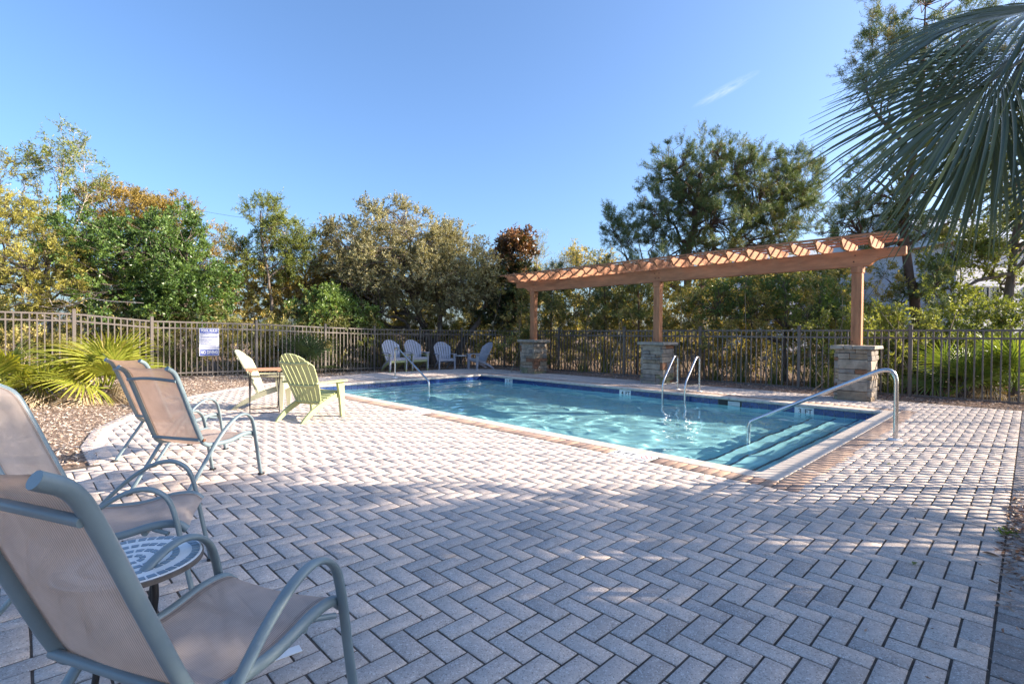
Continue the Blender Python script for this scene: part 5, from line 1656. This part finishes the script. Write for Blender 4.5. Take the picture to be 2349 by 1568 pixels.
# ------------------------------------------------------------------ sabal palm leaning over the fence, its fronds hanging into view
sp_ = empty('sabal_palm', (-0.20, -2.62, 0)); tag(sp_, 'fan palm whose long dark fronds hang into the upper right corner', 'palm tree')
CR = Vector((0.0, 0.0, 3.25))
tp = []
tr_ = np.random.default_rng(5)
v, f = np_tube(np.array([(0.02 * math.sin(z * 2), 0.02 * math.cos(z * 1.7), z) for z in np.linspace(0, 3.3, 34)]), np.array([.14 + .016 * (k % 2) + tr_.normal(0, .004) for k in range(34)]), 12)
link('trunk', mesh_np('trunk', v, f, smooth=True), BARK, sp_)
boots = []
for k in range(40):
    z = 1.9 + k * .033; a = k * 2.4
    d_ = Vector((math.cos(a), math.sin(a), 0))
    boots.append(np_tube(np.array([d_ * .12 + Vector((0, 0, z)), d_ * .20 + Vector((0, 0, z + .10)), d_ * .26 + Vector((0, 0, z + .24))]), np.array([.045, .035, .02]), 5))
v, f = join(boots); link('leaf_bases', mesh_np('leaf_bases', v, f), BARKP, sp_)
sab = []
for k, (ns_, sp__, R_, co_) in enumerate(((70, 84, .98, .52), (74, 66, 1.0, .62), (44, 46, .98, .42), (66, 58, 1.0, .55))):
    me = fan_leaf(ns_, R_, sp__, 1.02, 300 + k, droop=.12 + .07 * k, costa=co_, split=.50, wid=1.15, cup=.10, base_t=.45, curl=0.05); me.materials.append(PALMN); sab.append(me)


def aimed_frond(me, hub_px, depth, tip_px, tip_depth, nrm, s=1.0):
    """frond whose stalk leaves the palm's crown, passes the hub and points at the tip"""
    hub = Vector((*at(hub_px[0], depth), zat(hub_px[1], depth))); tip = Vector((*at(tip_px[0], tip_depth), zat(tip_px[1], tip_depth)))
    x = (tip - hub).normalized()
    n = Vector(nrm); n = (n - x * n.dot(x)).normalized(); y = n.cross(x)
    org = hub - x * (1.02 * s)
    o = link('frond', me, None, sp_)
    o.rotation_mode = 'QUATERNION'
    o.rotation_quaternion = Matrix((x, y, n)).transposed().to_quaternion()
    o.location = org - sp_.location; o.scale = (s, s, s)
    return o


vd = -np.array([*FW2]) 
aimed_frond(sab[1], (2360, 105), 2.85, (2025, 350), 2.6, (vd[0] * .8 - RT2[0] * .4, vd[1] * .8 - RT2[1] * .4, .55), .96)
aimed_frond(sab[3], (2470, -10), 2.9, (2120, 60), 2.7, (vd[0] * .6 - RT2[0] * .3, vd[1] * .6 - RT2[1] * .3, .8), .98)
aimed_frond(sab[2], (2300, 185), 2.95, (2140, 500), 2.85, (vd[0] * .75 - RT2[0] * .6, vd[1] * .75 - RT2[1] * .6, .35), .84)
aimed_frond(sab[3], (2420, 50), 3.1, (2120, 240), 2.95, (vd[0] * .8 - RT2[0] * .2, vd[1] * .8 - RT2[1] * .2, .75), .92)
aimed_frond(sab[1], (2590, 230), 3.2, (2430, 430), 3.1, (vd[0] * .8 - RT2[0] * .3, vd[1] * .8 - RT2[1] * .3, .6), .80)
rr = random.Random(4)
for k in range(10):
    az = -2.3 + k * 0.34
    frond(rr.choice(sab), None, sp_, az, math.radians(rr.choice([-35, -15, 5, 30])), rr.uniform(-.5, .5), tuple(CR), rr.uniform(.8, 1.0))

# ------------------------------------------------------------------ trees outside the frame that throw the shade across the near deck
tree('evergreen_oak', 'dense evergreen oak beyond the side fence, shading the near deck', [([(3.9, -7.6, 0), (3.8, -7.5, 1.4), (3.5, -7.4, 3.0)], .18, .07)],
     [(4.0, -7.0, 4.7, 1.3, 1.3, 2.9, 190), (2.75, -8.0, 4.8, 1.35, 1.35, 2.9, 185)], (.11, .5), DKGREEN, seed=61, clump_r=.40, twigs=8, leaves=16)
tree('airy_oak', 'airy oak beyond the fence corner, dappling the pool', [([(14.0, -4.2, 0), (14.0, -4.1, 2.0), (13.9, -3.9, 4.4)], .18, .07)],
     [(13.6, -3.9, 5.6, 1.4, 1.4, 1.5, 30), (14.6, -3.2, 6.8, 1.5, 1.5, 1.4, 28)], (.12, .45), MIDGREEN, seed=63, clump_r=.42, twigs=7, leaves=14)

# ------------------------------------------------------------------ houses beyond the trees
SIDING = mat_simple('white_lap_siding', (0.60, 0.61, 0.64), 0.6, var=0.05)
DARKTRIM = mat_simple('charcoal_window_frame', (0.045, 0.05, 0.06), 0.4, var=0.1)
SOFFIT = mat_simple('tan_soffit', (0.48, 0.33, 0.20), 0.6, var=0.1)
ROOF = mat_simple('grey_metal_roof', (0.42, 0.44, 0.46), 0.4, metal=0.3, var=0.1)
BLIND = mat_simple('pale_blind', (0.60, 0.64, 0.62), 0.6, var=0.06)
m, nt, out = new_mat('window_glass')
b_ = N(nt, 'ShaderNodeBsdfPrincipled', inp={'Roughness': 0.04, 'Specular IOR Level': 0.8}); b_.inputs['Base Color'].default_value = (0.05, 0.09, 0.10, 1)
b_.inputs['Alpha'].default_value = 0.55
nt.links.new(b_.outputs[0], out.inputs[0]); PANE = m


def house(label, xd, depth, wid, dep, h, rz, zroof, windows, plank=0.16):
    x, y = at(xd, depth)
    t = empty('house', (x, y, 0), rz); tag(t, label, 'house')
    # local: front face along +x (from the corner at the origin), outward normal -y
    MB().box((wid / 2, dep / 2 + .02, h / 2), (wid, dep, h)).build('wall', SIDING, t)
    pm = MB().box((wid / 2, 0, 0), (wid, 0.02, plank - .012), Matrix.Rotation(math.radians(4), 3, 'X')).mesh('siding_plank'); pm.materials.append(SIDING)
    k = 0
    while (k + .5) * plank < h:
        link('siding_plank', pm, None, t, (0, .006, (k + .5) * plank)); k += 1
    pk = MB().box((0, dep / 2, 0), (0.02, dep, plank - .012), Matrix.Rotation(math.radians(4), 3, 'Y')).mesh('siding_plank'); pk.materials.append(SIDING)
    for q in range(k): link('siding_plank', pk, None, t, (-.006, 0.02, (q + .5) * plank))
    rf = MB(); e = .5
    rf.add([(-e, -e, h), (wid + e, -e, h), (wid + e, dep + e, h), (-e, dep + e, h), (-e, dep / 2, h + zroof), (wid + e, dep / 2, h + zroof),
            (-e, -e, h - .12), (wid + e, -e, h - .12), (wid + e, dep + e, h - .12), (-e, dep + e, h - .12)],
           [(0, 1, 5, 4), (2, 3, 4, 5), (0, 4, 3), (1, 2, 5), (6, 7, 1, 0), (7, 8, 2, 1), (8, 9, 3, 2), (9, 6, 0, 3)])
    ro = rf.build('roof', ROOF, t)
    MB().box((wid / 2, dep / 2, h - .13), (wid + 2 * e - .02, dep + 2 * e - .02, .02)).build('soffit', SOFFIT, ro)
    for (wx, wz, ww, wh, cols) in windows:
        fr = MB()
        fr.box((wx, -.03, wz + wh / 2), (ww + .12, .08, .07)); fr.box((wx, -.03, wz - wh / 2), (ww + .12, .08, .07))
        cw = ww / cols
        for c in range(cols + 1): fr.box((wx - ww / 2 + c * cw, -.03, wz), (.10 if 0 < c < cols else .07, .08, wh - .07))
        f_ = fr.build('window', DARKTRIM, t)
        MB().box((wx, -.012, wz), (ww, .006, wh), None).build('blind', BLIND, f_)
        for c in range(cols):
            MB().box((wx - ww / 2 + (c + .5) * cw, -.028, wz), (cw - .09, .006, wh - .06)).build('pane', PANE, f_)
            mu = MB(); mu.box((wx - ww / 2 + (c + .5) * cw, -.04, wz + wh * .02), (cw - .09, .02, .035)); mu.box((wx - ww / 2 + (c + .5) * cw, -.04, wz + wh * .25), (.025, .02, wh * .45))
            mu.build('muntin', DARKTRIM, f_)
    return t


HA = math.atan2(RT2[1], RT2[0])
house('white sided house with a dark triple window behind the trees on the right', 2190, 24.5, 9.0, 8.0, 5.9, HA + .18, 2.2, [(1.62, 2.98, 1.75, 1.42, 3), (5.0, 2.98, 1.75, 1.42, 3)])
house('pale house with a grey metal roof half hidden behind the crooked pine', 1800, 42, 9.0, 9.0, 6.8, HA + .1, 2.6, [(2.0, 4.4, 1.4, 1.5, 2), (5.0, 4.4, 1.4, 1.5, 2)])

# ------------------------------------------------------------------ small things
WIRE = mat_simple('black_cable', (0.02, 0.02, 0.02), 0.6)
x0_, y0_ = at(250, 38); x1_, y1_ = at(900, 46)
pts = [(x0_ + (x1_ - x0_) * t, y0_ + (y1_ - y0_) * t, zat(440, 38) * (1 - t) + zat(525, 46) * t - .5 * math.sin(math.pi * t)) for t in np.linspace(0, 1, 24)]
o = MB().tube(pts, .011, 5).build('power_line', WIRE); tag(o, 'thin power line sloping across the sky above the left trees', 'cable')
GLEAF = mat_leaf('fallen_green_leaf', [(0.0, (0.07, 0.12, 0.02)), (1.0, (0.20, 0.25, 0.05))], .3)
BLEAF = mat_leaf('fallen_brown_leaf', [(0.0, (0.13, 0.07, 0.04)), (1.0, (0.32, 0.20, 0.12))], .2)
D_ = 1.2754


def ground_px(xd, yd):
    dx = (xd - 1174.5) * PX; dz = -(yd - 784) * PX
    v = fw + rt * dx + up * dz
    t = -CAM.z / v.z
    return CAM.x + v.x * t, CAM.y + v.y * t


def fallen(xd, yd, s, mat, label, seed):
    r = np.random.default_rng(seed)
    x, y = ground_px(xd, yd)
    V = [(-.5, 0, .1), (-.2, .22, .32), (.2, .2, .36), (.5, 0, .16), (.2, -.2, .30), (-.2, -.22, .22), (0, 0, .12)]
    V = [(a * s, b * s, c * s * .6 + .002) for a, b, c in V]
    me = mesh_np('fallen_leaf', V, [(6, 0, 1), (6, 1, 2), (6, 2, 3), (6, 3, 4), (6, 4, 5), (6, 5, 0)], np.full(7, .5), True)
    o = link('fallen_leaf', me, mat, None, (x, y, 0.001), (0, 0, r.uniform(0, 6))); tag(o, label, 'leaf', 'leaves fallen on the deck')


fallen(2098, 1294, .055, GLEAF, 'green leaf lying on the pavers in the lower right', 1)
fallen(2272, 1274, .075, BLEAF, 'curled brown leaf near the deck edge', 2)
fallen(1980, 1146, .05, GLEAF, 'green leaf on the sunlit pavers below the handrail', 3)
fallen(2040, 1065, .05, GLEAF, 'small green leaf beside the handrail flange', 4)
fallen(2100, 1160, .035, BLEAF, 'tiny brown leaf on the pavers among the picket shadows', 5)
fallen(520, 1470, .035, BLEAF, 'tiny brown leaf beside the nearest chair', 6)
x_, y_ = ground_px(655, 1500)
o = MB().box((0, 0, .004), (.11, .045, .003)).build('paper_slip', WHITEPLASTIC, None, (x_, y_, 0), (0.02, 0, -.1)); tag(o, 'slip of white paper on the pavers under the nearest chair', 'paper')
MOSS = mat_leaf('moss_sprig', [(0.0, (0.06, 0.12, 0.015)), (1.0, (0.20, 0.30, 0.04))], .3)
r = np.random.default_rng(77)
x_, y_ = ground_px(2310, 1222)
n = 260
P = np.c_[r.normal(0, .035, n), r.normal(0, .02, n), np.zeros(n)]
V, F = leaf_quads(P, unit(np.c_[r.normal(0, 1, (n, 2)), np.full(n, .8)]), r.uniform(.012, .024, n), .4, r)
o = link('weed_sprig', mesh_np('weed_sprig', V, F, np.repeat(r.uniform(0, 1, n), 4)), MOSS, None, (x_, y_, .004)); tag(o, 'small green weed growing at the deck edge among the chips', 'weed', kind='stuff')

# crumbs of bark and leaf blown over the deck
r = np.random.default_rng(91)
n = 900
P = np.c_[r.uniform(-4.3, 7.0, n), r.uniform(-1.75, 10.5, n)]
P[:260, 1] = -1.72 + np.abs(r.normal(0, .16, 260)); P[260:420, 0] = 7.1 - np.abs(r.normal(0, .35, 160))
P = P[inside(P) & ~((P[:, 0] > -.1) & (P[:, 0] < W + .1) & (P[:, 1] > -.1) & (P[:, 1] < L + .1))]
n = len(P)
V, F = leaf_quads(np.c_[P, np.full(n, .003)], unit(np.c_[r.normal(0, 1, (n, 2)), np.abs(r.normal(0, .12, n))]), r.uniform(.008, .030, n), .35, r)
V[:, 2] = np.maximum(V[:, 2], .0022)
o = link('deck_litter', mesh_np('deck_litter', V, F, np.repeat(r.uniform(0, 1, n), 4)), CHIPR); tag(o, 'crumbs of bark and dry leaf blown over the deck', 'litter', kind='stuff')

# bark chips kicked over the edge course beside the deck
r = np.random.default_rng(93)
n = 800
P = np.c_[r.normal(-.35, .55, n), -1.575 - np.abs(r.normal(0, .09, n)), np.full(n, .004) + r.uniform(0, .012, n)]
V, F = leaf_quads(P, unit(np.c_[r.normal(0, 1, (n, 2)), r.normal(0, .15, n)]), r.uniform(.015, .055, n), .3, r)
V[:, 2] = np.maximum(V[:, 2], .0026)
o = link('spilled_mulch', mesh_np('spilled_mulch', V, F, np.repeat(r.uniform(0, 1, n), 4)), CHIPR); tag(o, 'bark chips kicked over the edge course at the deck side', 'mulch', kind='stuff')
